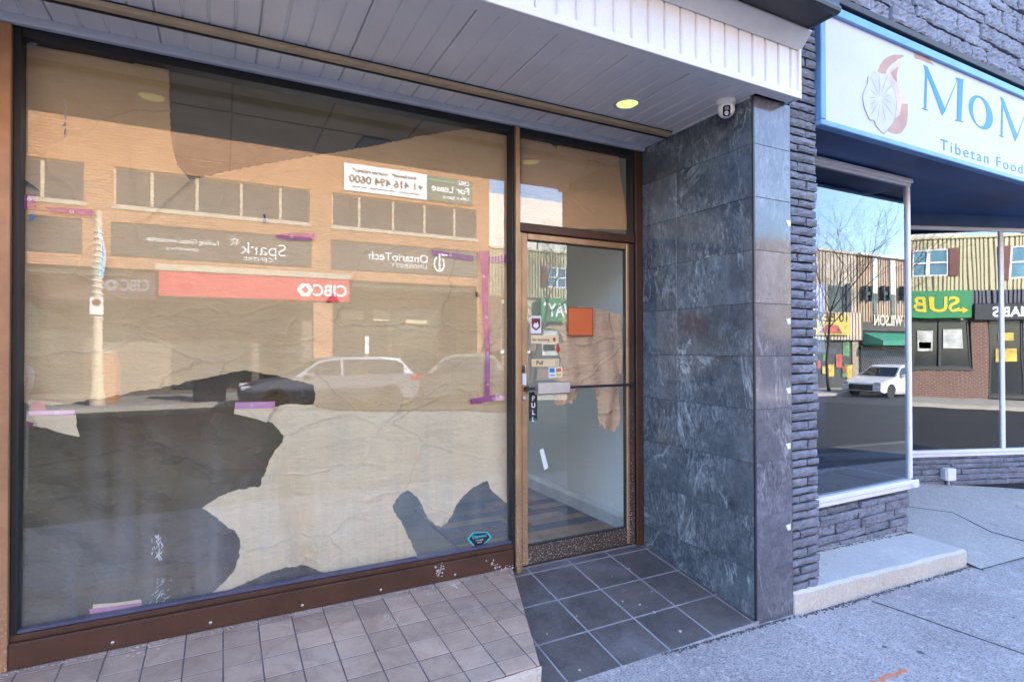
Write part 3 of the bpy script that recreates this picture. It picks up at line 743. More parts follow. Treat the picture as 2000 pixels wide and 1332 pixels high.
b = MB(); b.prism([(2.799, IF+.001), (2.778, IF+.001), (2.778, IF+.10), (2.786, IF+.125), (2.799, IF+.135)], 1, .13, 6.4)
b.build('baseboard', plain('baseboard_white', (.6, .64, .68), .5), shop)
# plank mat inside the door
pcs = [(.16, .07, .04), (.30, .19, .11), (.06, .075, .13), (.36, .27, .19), (.10, .06, .05), (.045, .06, .11), (.26, .17, .11)]
pm = [plain('plank_%s' % 'abcdefg'[i], c, .55, .25, 6, .2, 30) for i, c in enumerate(pcs)]
b = MB(); rr = random.Random(5)
for i in range(12):
    y = .10 + i*.125; x = 1.5 - rr.uniform(0, .3)
    while x < 2.77:
        L = rr.uniform(.35, .8); b.box(max(x, 1.5), min(x+L-.004, 2.775), y, y+.121, IF+.0008, IF+.006, rr.uniform(.8, 1.1), rr.randrange(7)); x += L
b.build('plank_floor', pm, shop)

# ------------------------------------------------------------------ paper taped inside the glass
def fold(x, z, amp=.010, seed=0.0):
    v = Vector((x*1.6+seed, z*1.6, seed)); n1 = noise.noise(v)
    n2 = noise.noise(Vector((x*3+seed, z*9+x*2, 3+seed))); n3 = noise.noise(Vector((x*14, z*30, 9+seed)))
    return amp*(.9+.8*n1) + amp*.45*n2 + amp*.18*n3
BIG = [(36,66),(120,88),(200,104),(262,118),(330,124),(331,200),(333,262),(340,300),(347,325),(358,338),(370,350),(400,345),(450,332),(560,312),(650,298),(690,291),(732,284),(812,267),(875,256),(940,247),(992,252),(996,500),(999,700),(999,806),(900,800),(760,803),(660,801),(612,793),(617,772),(613,753),(592,746),(560,739),(540,733),(520,730),(500,726),(475,723),(455,727),(420,734),(395,741),(375,742),(350,750),(300,760),(270,763),(245,769),(220,774),(200,779),(180,779),(150,786),(120,790),(90,792),(60,794),(44,788),(37,790)]
def disp_big(x, z):
    d = fold(x, z, .009)
    # sagging folds at the left edge and diagonal creases under the left tape
    d += .012*math.exp(-((x+.78)/.10)**2)*(1+math.sin(z*14)) 
    for (cx, cz, sl, w, a) in ((-.42, .52, -.45, .03, .010), (.0, .45, -.4, .035, .009), (-.5, .1, -.3, .02, .006)):
        t = (z-cz) - sl*(x-cx)
        if abs(x-cx) < .55: d += a*math.exp(-(t/w)**2)*(1-abs(x-cx)/.55)
    return d
o = sheet('paper_sheet', pxY(BIG, .058), .060, m_paper, disp=disp_big, grid=.032, jag=.006)
tag(o, 'large torn brown paper sheet covering most of the shop window', 'paper')
STR = [(262,116),(261,140),(262,165),(256,190),(248,215),(246,250),(251,275),(255,320),(262,350),(268,380),(272,405),(266,432),(282,431),(296,418),(318,402),(338,382),(356,366),(371,352),(357,336),(346,322),(339,298),(332,262),(330,200),(329,122)]
o = sheet('paper_strip', pxY(STR, .057), .057, m_paper, disp=lambda x, z: fold(x, z, .001), grid=.03)
tag(o, 'hanging vertical paper strip beside the dark gap at the top of the shop window', 'paper')
LOW = [(527,797),(560,789),(620,791),(700,794),(800,797),(900,796),(1000,793),(1000,978),(990,982),(975,970),(958,955),(956,946),(952,938),(930,950),(910,965),(899,978),(890,990),(884,1006),(875,1020),(862,1030),(850,1025),(835,1010),(831,1002),(828,995),(822,981),(815,970),(797,957),(785,965),(775,976),(770,985),(769,994),(772,1002),(785,1020),(800,1052),(817,1089),(760,1100),(700,1110),(650,1120),(625,1118),(600,1113),(560,1109),(530,1116),(500,1130),(430,1160),(402,1169),(420,1154),(440,1135),(453,1121),(460,1110),(467,1090),(468,1076),(470,1065),(465,1048),(458,1038),(445,1030),(420,1010),(395,993),(420,975),(445,963),(470,957),(498,952),(510,950),(512,935),(520,920),(525,903),(535,885),(541,877),(552,865),(555,852),(545,840),(538,832),(530,825),(522,823),(526,812)]
def disp_low(x, z):
    d = fold(x, z, .009, 4.1)
    c = .30 + .16*(-.5 - z)          # long diagonal fold running down the middle
    d += .070*math.exp(-((x-c)/.055)**2)*min(1, max(0, (-.38-z)*1.6)) - .006*math.exp(-((x-c-.09)/.05)**2)*min(1, max(0, (-.38-z)*1.6))
    return max(.0, d)
o = sheet('paper_sheet', pxY(LOW, .066), .068, m_paper2, disp=disp_low, grid=.028, jag=.006)
tag(o, 'lower pale brown paper sheet with jagged torn left edge and a long diagonal fold', 'paper')
SC1 = [(51,811),(147,809),(150,822),(148,832),(153,842),(155,853),(130,848),(108,842),(92,836),(72,833),(60,830),(51,829)]
o = sheet('paper_scrap', pxY(SC1, .056), .056, m_paper2, disp=lambda x, z: .0, grid=.05, jag=.003); tag(o, 'small torn paper scrap taped at the left edge of the shop window', 'paper')
SC2 = [(458,798),(537,795),(531,803),(526,812),(521,825),(500,818),(475,812),(457,808)]
o = sheet('paper_scrap', pxY(SC2, .056), .056, m_paper2, disp=lambda x, z: .0, grid=.05); tag(o, 'small torn paper scrap hanging under pale pink tape in mid window', 'paper')
SC3 = [(182,1180),(225,1177),(275,1170),(277,1176),(180,1193)]
o = sheet('paper_scrap', pxY(SC3, .056), .056, m_paper2, grid=.05); tag(o, 'thin paper scrap stuck low on the glass above the brown sill', 'paper')
# brown paper behind the torn opening, deep shadow put into its dark colour
m_shaded_paper = papermat('shaded_kraft_paper', (.20, .16, .085), trans=.05)
def disp_d(x, z): return .12*noise.noise(Vector((x*1.2, z*1.5, 2)))+.05*noise.noise(Vector((x*4, z*7+x*3, 5)))+.012*noise.noise(Vector((x*16, z*24, 1)))
o = sheet('shaded_paper', [(-1.6, IF+.02), (1.05, IF+.02), (.80, -.8), (.75, -.25), (.2, -.08), (-1.6, -.1)], .42, m_shaded_paper, disp=disp_d, grid=.045)
tag(o, 'crumpled brown paper sheet coloured dark olive for deep shadow behind the torn opening', 'dust sheet')
TR = [(1019,258),(1060,264),(1075,280),(1088,292),(1091,284),(1130,288),(1183,293),(1208,298),(1212,340),(1218,372),(1224,410),(1227,449),(1120,446),(1019,444)]
o = sheet('paper_sheet', pxY(TR, .057), .058, m_paper, disp=lambda x, z: fold(x, z, .006, 9), grid=.035); tag(o, 'brown paper sheet filling the transom pane above the door', 'paper')
DR = [(1109,601),(1135,599),(1161,601),(1190,608),(1215,614),(1216,662),(1218,700),(1217,730),(1211,745),(1212,788),(1214,815),(1210,832),(1203,844),(1190,839),(1184,841),(1177,830),(1173,832),(1172,809),(1170,783),(1162,757),(1148,754),(1138,759),(1131,768),(1128,779),(1118,782),(1122,790),(1110,787),(1097,793),(1085,788),(1082,777),(1086,762),(1088,748),(1096,740),(1097,714),(1100,700),(1096,690),(1090,688),(1086,680),(1093,672),(1103,667),(1098,652),(1088,643),(1069,640),(1078,634),(1100,636),(1102,604)]
def disp_door(x, z):
    return max(0, fold(x, z, .014, 2.2) + .026*math.sin(x*38+1.5*math.sin(z*7))*max(0, .35-z*.4)*.8)
o = sheet('paper_sheet', pxY(DR, .026), .028, m_paper3, disp=disp_door, grid=.02, jag=.006); tag(o, 'ragged brown paper piece taped behind the glass of the bronze door', 'paper')

# tape strips
TAPE_G = 'strips of purple tape on the shop window'
tapes = [
 ([(34,57),(76,67),(75,75),(34,69)], m_tape, 'purple tape strip at the top left corner of the shop window'),
 ([(269,105),(330,114),(330,123),(268,114)], m_tape, 'purple tape strip holding the hanging paper strip at the window top'),
 ([(36,381),(70,381),(71,408),(37,408)], m_tape, 'square purple tape patch at the left edge of the window'),
 ([(86,405),(125,405),(180,410),(183,416),(180,423),(140,418),(100,413)], m_tape, 'horizontal purple tape strip near the upper left of the paper'),
 ([(538,459),(572,455),(614,457),(614,469),(572,468),(540,464)], m_tape, 'short purple tape strip near the middle of the paper'),
 ([(843,488),(880,494),(925,500),(925,509),(905,507),(862,500),(845,498)], m_tape, 'slanted purple tape strip left of the long vertical tape'),
 ([(935,491),(955,492),(956,520),(953,560),(954,610),(957,700),(956,779),(947,779),(948,690),(943,620),(941,580),(941,540)], m_tape, 'long vertical purple tape strip near the right side of the window'),
 ([(956,503),(990,497),(991,512),(958,513)], m_tape, 'short purple tape strip right of the long vertical tape'),
 ([(917,780),(960,772),(985,769),(985,780),(950,784),(920,789)], m_tape, 'purple tape strip crossing the foot of the long vertical tape'),
 ([(459,786),(537,784),(537,797),(459,799)], m_tape_light, 'pale pink tape strip above the mid window scrap'),
 ([(52,803),(146,801),(146,810),(52,812)], m_tape_light, 'pink tape strip above the left edge scrap'),
 ([(51,822),(66,826),(64,831),(51,830)], m_tape, 'tiny pink tape end under the left scrap'),
 ([(57,786),(70,784),(86,789),(90,801),(62,801)], plain('red_tape', (.62,.13,.16), .5), 'crumpled red tape at the lower left of the window'),
 ([(174,1189),(276,1176),(277,1182),(176,1199)], m_tape_light, 'pink tape strip low on the glass above the sill'),
 ([(942,241),(985,247),(985,254),(942,248)], m_tape, 'purple tape strip at the top right corner of the shop window'),
 ([(992,300),(996,305),(996,500),(992,480)], m_tape, 'thin purple tape strip down the right edge of the window'),
 ([(1018,254),(1044,259),(1044,265),(1018,260)], m_tape, 'purple tape strip at the top left of the transom'),
 ([(1184,288),(1206,292),(1206,298),(1184,294)], m_tape, 'purple tape strip at the top right of the transom'),
 ([(57,415),(68,414),(67,427),(62,432),(57,431)], plain('blue_tape', (.02,.16,.40), .5), 'small blue tape scrap at the left of the paper'),
]
for k, (pl_, mt, lb) in enumerate(tapes):
    y = .0552 if k != 6 else .0549
    rt = random.Random(k)
    P = pxY(pl_, .055)
    o = sheet('tape_strip', P, y, mt, thick=.0004, grid=.02, disp=lambda x, z: -.0003-.0002*noise.noise(Vector((x*50, z*50, k)))); tag(o, lb, 'tape', TAPE_G)
    cxs = {0: [], 1: [(316, 113)], 2: [(57, 390)], 3: [(140, 414)], 4: [(570, 462)], 6: [(945, 540), (950, 620), (952, 690), (953, 750)], 8: [(963, 778), (978, 775)], 9: [(492, 791)], 10: [(110, 806)], 5: [(880, 499)]}.get(k, [])
    if cxs:
        for (px_, py_) in cxs:
            b = MB()
            c = onY(px_, py_, .0545)
            for q in range(14):
                a0, a1 = 2*PI*q/14, 2*PI*(q+1)/14; r0, r1 = .006, .0085
                P4 = [(c[0]+r*math.cos(a), c[2]+r*math.sin(a)) for r, a in ((r0, a0), (r1, a0), (r1, a1), (r0, a1))]
                b.prism(P4, 1, .0542, .0546)
            for q in range(2): b.box(c[0]-.003, c[0]+.003, .0542, .0546, c[2]-.002+q*.003, c[2]-.001+q*.003)
            b.build('tape_print', m_tape_print, o)
# curled torn cyan label
b = MB()
o = sheet('torn_label', pxY([(190,440),(197,452),(203,472),(207,490),(208,505),(205,525),(202,543),(194,544),(195,520),(199,490),(192,460)], .0545), .0546, m_white, thick=.0004, grid=.03)
tag(o, 'torn white and cyan label strip on the window beside the reflected lamp post', 'label')
c_ = sheet('label_print', pxY([(191,450),(196,462),(200,480),(197,500),(194,520),(194,543),(200,541),(200,515),(203,492),(199,472)], .0538), .0539, m_cyan, thick=.0003, grid=.03, parent=o)

# small tears: dark flecks and pale creases in the paper
fl = [([(513,420),(518,418),(519,428),(522,432),(517,437),(512,432),(516,427)], m_dark_int, 'small black tear in the paper below the reflected office windows'),
      ([(636,590),(645,578),(650,573),(657,578),(662,590),(650,588),(642,592)], plain('dark_red_scrap', (.30,.02,.03), .6), 'dark red scrap on the paper below the reflected red sign'),
      ([(928,572),(933,569),(937,578),(932,582),(929,578)], m_dark_int, 'small dark tear beside the long vertical tape'),
      ([(38,346),(50,352),(66,363),(78,374),(60,366),(44,360),(38,361)], m_dark_int, 'dark curled tear at the left edge of the paper')]
for P, mt, lb in fl: tag(sheet('paper_tear', pxY(P, .0563), .0556, mt, thick=.0004, grid=.03), lb, 'tear')
# scraped paint on the glass (outside face)
def smear(name, cx, cy, w_, h_, n, lb, seed, mt=m_white, dirv=(0, 1)):
    r = random.Random(seed); b = MB()
    for k in range(n):
        x = cx + r.gauss(0, .3)*w_; y = cy + r.uniform(-.5, .5)*h_
        c = onY(x, y, .046); l = r.uniform(.003, .016); s = r.uniform(.0008, .003); a = math.atan2(dirv[1], dirv[0])+r.gauss(0, .35)
        u = Vector((math.cos(a), 0, math.sin(a))); v = Vector((-u.z, 0, u.x)); C_ = Vector((c[0], 0, c[2]))
        pts = [C_-u*l, C_-u*l*.2+v*s, C_+u*l, C_+u*l*.1-v*s*r.uniform(.3, 1)]
        b.prism([(p.x, p.z) for p in pts], 1, .0468, .0474)
    return tag(b.build(name, mt), lb, 'paint smear')
smear('paint_smear', 309, 1068, 14, 46, 48, 'white scraped paint patch on the dark lower window', 1)
smear('paint_smear', 316, 1155, 26, 50, 34, 'faint grey scraped scribble low on the window', 2, plain('grey_smear', (.45,.5,.55), .7), (.7, .7))
smear('paint_smear', 127, 232, 6, 74, 40, 'thin vertical white scrape at the upper left of the window', 3, plain('pale_smear', (.7,.62,.6), .6))
smear('paint_smear', 62, 90, 18, 12, 30, 'faint white scribble near the top left window corner', 4, plain('grey_smear', (.45,.5,.55), .7), (.9, .3))

# guano / paint splashes at the right end of the sill and ledge
def splash(name, pts, plane, lb, seed, mt=m_white):
    r = random.Random(seed); b = MB()
    for (px_, py_, rad, k) in pts:
        for q in range(k):
            if plane == 'Y': c = onY(px_+r.gauss(0, rad), py_+r.gauss(0, rad*1.2), -.0305)
            else:
                x_, y_ = px_+r.gauss(0, rad), py_+r.gauss(0, rad*.6); d = ray(x_, y_); t_ = (-1.403+.05*(-3.2))/(d[2]-.05*d[1]); c = CAMP+t_*d
            n = 7; ra = r.uniform(.002, .008); A = [(ra*r.uniform(.5, 1.2)*math.cos(2*PI*i/n), ra*r.uniform(.5, 1.2)*math.sin(2*PI*i/n)) for i in range(n)]
            if plane == 'Y': b.prism([(c[0]+p, c[2]+q_) for p, q_ in A], 1, -.0314, -.0302)
            else:
                b.add([(c[0]+p, c[1]+q_, ledgez(c[1]+q_)+.0012) for p, q_ in A]+[(c[0]+p, c[1]+q_, ledgez(c[1]+q_)-.001) for p, q_ in A], [tuple(range(n))]+[(i, (i+1) % n, (i+1) % n+n, i+n) for i in range(n)])
    return tag(b.build(name, mt), lb, 'splash', kind='stuff')
m_guano = plain('guano', (.55, .5, .5), .8)
splash('dropping_splash', [(860, 1112, 5, 22), (967, 1105, 6, 16), (992, 1108, 5, 14)], 'Y', 'white splashes on the right end of the brown sill', 11, m_guano)
splash('dropping_splash', [(845, 1152, 10, 26), (890, 1143, 7, 14), (758, 1208, 7, 10), (590, 1180, 3, 3), (255, 1252, 30, 60), (320, 1242, 14, 30)], 'Z', 'white splashes on the brown ledge tiles', 12, m_guano)

# ------------------------------------------------------------------ stickers and plates
def plate(name, x0, y0, x1, y1, Y, mat, label, cat, parent=None, thick=.0012, group=None):
    a = onY(x0, y0, Y); c = onY(x1, y1, Y); cx = (x0+x1)/2
    zt = onY(cx, y0, Y)[2]; zb = onY(cx, y1, Y)[2]
    b = MB(); b.bbox(a[0], c[0], Y-thick, Y, zb, zt, min(thick*.4, .0006))
    o = b.build(name, mat, parent)
    if label: tag(o, label, cat, group)
    return o, (a[0], c[0], zb, zt)
def flat_poly(name, pts, y0, y1, mat, parent): 
    b = MB(); b.prism(pts, 1, y0, y1); return b.build(name, mat, parent)
SY = .0135
def txt(t, h, p, x, y, z, mat, **k): return text_mesh(t, h, 'lettering', mat, p, (x, y, z), (1, 0, 0), (0, 0, 1), thick=.0004, **k)
o, (a, c, zb, zt) = plate('warning_sticker', 1036, 617, 1057, 651, SY, m_white, 'white sticker with a dark red shield above the no smoking plate', 'sticker')
mx_ = (a+c)/2; W_ = c-a; H_ = zt-zb
flat_poly('shield_print', [(a+W_*.1, zt-H_*.15), (c-W_*.1, zt-H_*.15), (c-W_*.1, zb+H_*.35), (mx_, zb+H_*.14), (a+W_*.1, zb+H_*.35)], SY-.0018, SY-.0012, plain('shield_dark', (.16,.012,.02), .5), o)
flat_poly('mountain_print', [(a+W_*.22, zb+H_*.42), (mx_-W_*.1, zb+H_*.62), (mx_, zb+H_*.54), (mx_+W_*.14, zb+H_*.66), (c-W_*.22, zb+H_*.42), (mx_, zb+H_*.25)], SY-.0022, SY-.0018, m_white, o)
txt('A.C.A.R.M.I.D.A', .0045, o, a+W_*.1, SY-.0014, zt-H_*.12, m_blacktxt, width=W_*.8)
o, (a, c, zb, zt) = plate('no_smoking_plate', 1037, 655, 1091, 671, SY, m_goldplate, 'gold plate reading No Smoking on the door glass', 'sign plate')
txt('No Smoking', .018, o, a+.008, SY-.0014, zb+(zt-zb)*.32, m_blacktxt, width=(c-a)*.62, bold=.01)
flat_poly('no_smoking_symbol', [(c-.035+.011*math.cos(q*PI/6), (zb+zt)/2+.014*math.sin(q*PI/6)) for q in range(12)], SY-.0018, SY-.0013, m_red, o)
o, (a, c, zb, zt) = plate('pull_plate', 1038, 701, 1092, 716, SY, m_goldplate, 'gold plate reading Pull above the door handle', 'sign plate')
txt('Pull', .026, o, a+.035, SY-.0014, zb+(zt-zb)*.28, m_blacktxt, bold=.02)
b = MB(); b.tube([(c-.028, SY-.0016, zb+.012), (c-.024, SY-.0016, zt-.012), (c-.016, SY-.0016, zt-.010), (c-.012, SY-.0016, zb+.014), (c-.028, SY-.0016, zb+.012)], .0008, 5); b.build('hand_symbol', m_blacktxt, o)
o, (a, c, zb, zt) = plate('card_sticker', 1071, 717, 1098, 738, SY, m_white, 'small white payment card sticker right above the silver handle', 'sticker')
W_ = c-a; H_ = zt-zb
for (u0, u1, v0, v1, mt) in ((.08,.44,.52,.92,plain('card_blue', (.02,.2,.5), .5)), (.54,.92,.55,.9,plain('card_orange', (.75,.2,.03), .5)), (.56,.9,.1,.42,plain('card_yellow', (.75,.65,.04), .5))):
    flat_poly('card_print', [(a+W_*u0, zb+H_*v0), (a+W_*u1, zb+H_*v0), (a+W_*u1, zb+H_*v1), (a+W_*u0, zb+H_*v1)], SY-.0018, SY-.0012, mt, o)
txt('VISA', .013, o, a+W_*.08, SY-.0014, zb+H_*.16, plain('card_blue', (.02,.2,.5), .5), width=W_*.38, bold=.02)
o, (a, c, zb, zt) = plate('pull_plaque', 1033, 766, 1049, 821, SY-.002, m_black, 'narrow black plaque with PULL in vertical white letters', 'sign plate', thick=.004)
for i, ch_ in enumerate('PULL'): text_mesh(ch_, .030, 'lettering', m_whitetxt, o, ((a+c)/2, SY-.0064, zt-.054-.046*i), (1, 0, 0), (0, 0, 1), align='CENTER', thick=.0005, bold=.03)
text_mesh('Diamond', .008, 'lettering', m_cyan, o, (a+.006, SY-.0064, zb+.006), (1, 0, 0), (0, 0, 1), thick=.0005, width=(c-a)*.75)
o, (a, c, zb, zt) = plate('orange_notice', 1109, 601, 1158, 656, .024, m_orange, 'bright orange square notice on the door paper', 'notice', thick=.001)
b = MB()
for (x0, x1, z0, z1) in ((a-.001, a+.004, zb, zt), (c-.004, c+.001, zb, zt), (a-.001, c+.001, zt-.004, zt+.001), (a-.001, c+.001, zb-.001, zb+.005)): b.box(x0, x1, .0222, .0228, z0, z1)
b.build('notice_border', plain('dark_red_border', (.28,.02,.015), .5), o)
P = pxY([(1054,879),(1061,875),(1071,913),(1063,918)], .0135)
o = sheet('paper_strip', P, .013, m_white, thick=.0008, grid=.05); tag(o, 'crooked white paper strip stuck low on the door glass', 'paper')
o = sheet('paper_scrap', pxY([(1088,668),(1091,672),(1094,683),(1091,690),(1086,684)], .0135), .013, m_red, thick=.0006, grid=.05); tag(o, 'tiny dark red scrap between the no smoking and Pull plates', 'scrap')
# shield sticker on the main window
sp = pxY([(912,1052),(923,1040),(952,1038),(960,1048),(934,1076)], .0475)
o = flat_poly('shield_sticker', sp, .0466, .0476, m_cyan, None); tag(o, 'black diamond shaped sticker with cyan outline low on the window', 'sticker')
cxm = sum(p[0] for p in sp)/5; czm = sum(p[1] for p in sp)/5
flat_poly('sticker_face', [(cxm+(p[0]-cxm)*.86, czm+(p[1]-czm)*.86) for p in sp], .0460, .0465, m_black, o)
txt('Diamond', .020, o, cxm-.048, .0458, czm+.004, m_cyan, width=.096, bold=.015)
txt('AUTHORIZED', .007, o, cxm-.027, .0458, czm-.014, m_whitetxt, width=.054)
txt('DEALER', .007, o, cxm-.016, .0458, czm-.028, m_whitetxt, width=.032)
# white clips at the edge of the pier
for py_, dx in ((436, 1), (627, 0), (762, 0), (870, 1), (1028, 1)):
    c0 = onY(1543, py_, YP)
    P = [(c0[0]-.04, c0[2]+.012), (c0[0]+.002, c0[2]+.018), (c0[0]+.003, c0[2]-.018), (c0[0]-.022, c0[2]-.020)]
    b = MB(); b.prism(P, 1, YP-.003, YP-.0012); o = b.build('tape_scrap', m_white)
    tag(o, {436: 'topmost', 627: 'second', 762: 'middle', 870: 'fourth', 1028: 'lowest'}[py_]+' white scrap stuck on the right edge of the tiled pier', 'scrap', 'white scraps on the edge of the tiled pier')

# ------------------------------------------------------------------ soffit fixtures
m_lampglow = plain('lamp_glow', (.80, .83, .28), .25, .5, 22, .3, 60, emit=.13)
def downlight(x, y, label):
    t = thing('downlight', label, 'ceiling light', (x, y, SOF), 0, 'round lights recessed in the soffit')
    b = MB(); b.lathe([(.064, .004), (.083, .004), (.085, -.003), (.080, -.006), (.068, -.005), (.064, .001)], (0, 0, 0), 40); b.build('trim_ring', m_trim_grey, t, smooth=False)
    b = MB(); b.lathe([(.0635, -.001), (.060, .003), (.05, .012), (.001, .018)], (0, 0, 0), 40); b.build('lens', m_lampglow, t, smooth=True)
    return t
downlight(2.155, -.547, 'round yellow soffit light near the security camera')
xl = onY(297, 172, .644)[0]
downlight(float(xl), -.547, 'round yellow soffit light above the paper covered window')
cm = thing('security_camera', 'white dome security camera at the corner of the soffit', 'camera', (2.655, -.845, SOF))
b = MB(); b.lathe([(.056, 0), (.056, -.018), (.050, -.028), (.001, -.030)], (0, 0, 0), 32); b.build('mount', m_camwhite, cm, smooth=False)
b = MB(); b.lathe([(.001, .050), (.02, .0458), (.035, .0357), (.046, .0195), (.050, 0), (.046, -.0195), (.035, -.0357), (.02, -.0458), (.001, -.05)], (0, 0, -.052), 32); b.build('dome', m_camwhite, cm, smooth=True)
fd = Vector((-.62, -.62, -.48)).normalized(); side_ = fd.cross(Vector((0, 0, 1))).normalized(); up_ = side_.cross(fd)
def orient(o, loc): 
    m = Matrix((( side_.x, up_.x, fd.x, loc[0]), (side_.y, up_.y, fd.y, loc[1]), (side_.z, up_.z, fd.z, loc[2]), (0, 0, 0, 1))); o.matrix_local = m
b = MB(); b.bbox(-.021, .021, -.030, .030, 0, .054, .008); o = b.build('lens_housing', m_lens, cm); orient(o, (0, 0, -.052))
b2 = MB(); b2.lathe([(.0125, .0545), (.0125, .0575), (.009, .0585), (.001, .056)], (0, -.012, 0), 20); b2.box(-.011, .011, .006, .024, .0543, .056); o2 = b2.build('lens', m_steel, o)

# ================================================================== THE NEIGHBOURING RESTAURANT
def stones(name, mat, x0, x1, z0, z1, courses, lens, parent, seed, prot=.018, rag=.012, depth=.05, matrix=None, ragged=(False, False), zslope=None, gap=.006, rough=.008, pattern=False):
    """split-face ledge stones laid in courses; local x along the wall, faces towards -y, front plane at y = 0"""
    r = random.Random(seed); mb = MB(); z = z0; ci = 0
    while z < z1-.01:
        h = r.choice(courses)*r.uniform(.94, 1.06); h = min(h, z1-z)
        cuts = [x0]
        if pattern:
            if ci % 2: cuts.append(x0+(x1-x0)*r.choice((.34, .62))+r.uniform(-.01, .01))
            cuts.append(x1)
        else:
            while cuts[-1] < x1:
                L = r.uniform(*lens); nx = cuts[-1]+L
                if x1-nx < lens[0]*.6: nx = x1
                cuts.append(nx)
        ci += 1
        for a, c in zip(cuts, cuts[1:]):
            p = r.uniform(0, prot); t = r.uniform(.82, 1.15)
            aa = a+gap/2 if a > x0 else a-(r.uniform(-.2, 1)*rag if ragged[0] else 0)
            cc = c-gap/2 if c < x1 else c+(r.uniform(-.5, 1)*rag if ragged[1] else 0)
            za, zb_ = z+gap/2, z+h-gap/2
            nx = max(3, int((cc-aa)/.022)); nz = max(3, int((zb_-za)/.014)); vs = []; fs = []
            so_ = r.uniform(0, 50)
            for i in range(nx+1):
                for j in range(nz+1):
                    u, v = i/nx, j/nz; x = aa+(cc-aa)*u; zz_ = za+(zb_-za)*v
                    ed = min(u*nx/1.2, (1-u)*nx/1.2, v*nz/1.0, (1-v)*nz/1.0, 1)
                    ny = noise.noise(Vector((x*9+so_, zz_*17, so_)))*rough*.5 + noise.noise(Vector((x*60+so_, zz_*90, so_)))*rough*.45
                    fc = abs(noise.noise(Vector((x*16+so_, zz_*38-x*14, so_+3))))+.6*abs(noise.noise(Vector((x*34-zz_*20, zz_*60+x*10, so_+8)))); y = -p - .007*min(1, ed*2.5)**.4 - ny*(.4+.6*ed) + fc*rough*1.7
                    wz = noise.noise(Vector((x*11, zz_*7, so_)))*.0045*(0 if 0 < v < 1 else 1)
                    vs.append((x, y, zz_+wz))
            k = nz+1
            for i in range(nx):
                for j in range(nz): q = i*k+j; fs.append((q, q+k, q+k+1, q+1))
            nb = len(vs); ring = [(i, 0) for i in range(nx+1)]+[(nx, j) for j in range(1, nz+1)]+[(i, nz) for i in range(nx-1, -1, -1)]+[(0, j) for j in range(nz-1, 0, -1)]
            for (i, j) in ring: v = vs[i*k+j]; vs.append((v[0], depth, v[2]))
            m = len(ring)
            for q in range(m):
                i, j = ring[q]; i2, j2 = ring[(q+1) % m]; fs.append((i*k+j, i2*k+j2, nb+(q+1) % m, nb+q))
            mb.add(vs, fs, t)
        z += h
    return mb.build(name, mat, parent, matrix=matrix)
NW = -.55
rest = thing('restaurant_building', 'restaurant front with blue painted ledgestone, white framed windows and a stone pier', 'restaurant')
stones('stone_pier', m_stone, 3.056, 3.312, -1.56, 2.5, (.050, .056, .061), (.1, .2), rest, 5, prot=.010, rag=.014, matrix=Matrix.Translation((0, -.962, 0)), ragged=(False, True), pattern=True, gap=.011)
b = MB(); b.box(3.053, 3.300, -.945, 1.0, -1.75, 2.2); b.box(3.06, 12, -.935, 9, 2.2, 5.9); b.box(3.30, 5.12, NW+.02, NW+.2, -1.75, -1.19); b.box(9.4, 12, -.9, 3, -1.9, 2.2)
b.build('wall_core', m_mortar, rest)
stones('upper_stone', m_stone_up, 3.06, 12, 2.26, 3.6, (.115, .075, .13), (.22, .48), rest, 8, prot=.03, matrix=Matrix.Translation((0, -.965, 0)), gap=.009, rough=.011)
stones('upper_stone', m_stone_up, 3.06, 12, 3.6, 5.88, (.13, .16), (.5, .9), rest, 9, prot=.03, matrix=Matrix.Translation((0, -.965, 0)), gap=.01, rough=.008)
stones('window_base', m_stone, 3.31, 5.115, -1.565, -1.19, (.075, .078, .055, .060), (.16, .42), rest, 14, prot=.020, matrix=Matrix.Translation((0, NW+.01, 0)), ragged=(False, True), rough=.010)
b = MB()
b.bbox(3.30, 5.165, NW-.045, NW+.03, -1.150, -1.112, .005); b.bbox(3.30, 5.150, NW-.028, NW+.03, -1.190, -1.1505, .004); b.bbox(5.095, 5.175, NW-.055, NW+.02, -1.178, -1.128, .006)
b.bbox(5.115, 5.165, NW-.056, .62, -1.150, -1.112, .004)
b.build('window_sill', m_alu, rest)
b = MB(); b.bbox(3.30, 5.175, NW-.030, NW+.03, 1.372, 1.408, .006); b.bbox(3.30, 5.16, NW-.018, NW+.03, 1.345, 1.3715, .004)
b.bbox(5.108, 5.150, NW-.018, NW+.024, -1.112, 1.3445, .006); b.bbox(5.113, 5.150, .585, .625, -1.112, 1.372, .004); b.bbox(5.113, 5.150, NW+.025, .62, 1.345, 1.372, .004)
b.build('window_frame', m_alu, rest)
b = MB(); b.box(3.29, 5.112, NW, NW+.006, -1.112, 1.346); b.build('window_pane', g_near, rest)
b = MB(); b.box(5.128, 5.134, NW+.025, .585, -1.112, 1.346); b.build('return_pane', g_far, rest)
WX, WY, WA = 5.14, .645, math.radians(-20)
WM = Matrix.Translation((WX, WY, 0)) @ Matrix.Rotation(WA, 4, 'Z')
wing = stones('wing_base', m_stone, 0.0, 5.0, -1.50, -1.185, (.055, .062, .07), (.18, .5), rest, 21, prot=.016, matrix=WM, rough=.009)
b = MB(); b.box(0, 5, .01, .15, -1.9, -1.19); b.build('wing_core', m_mortar, rest, matrix=WM)
b = MB(); b.box(0, 5, .02, .15, 1.285, 1.44); b.build('wing_header', m_blue, rest, matrix=WM)
b = MB(); b.bbox(0, 5, -.035, .03, -1.148, -1.113, .005); b.bbox(0, 5, -.022, .03, -1.185, -1.1485, .004); b.build('wing_sill', m_alu, rest, matrix=WM)
b = MB(); b.bbox(0, 5, -.02, .03, 1.245, 1.284, .005)
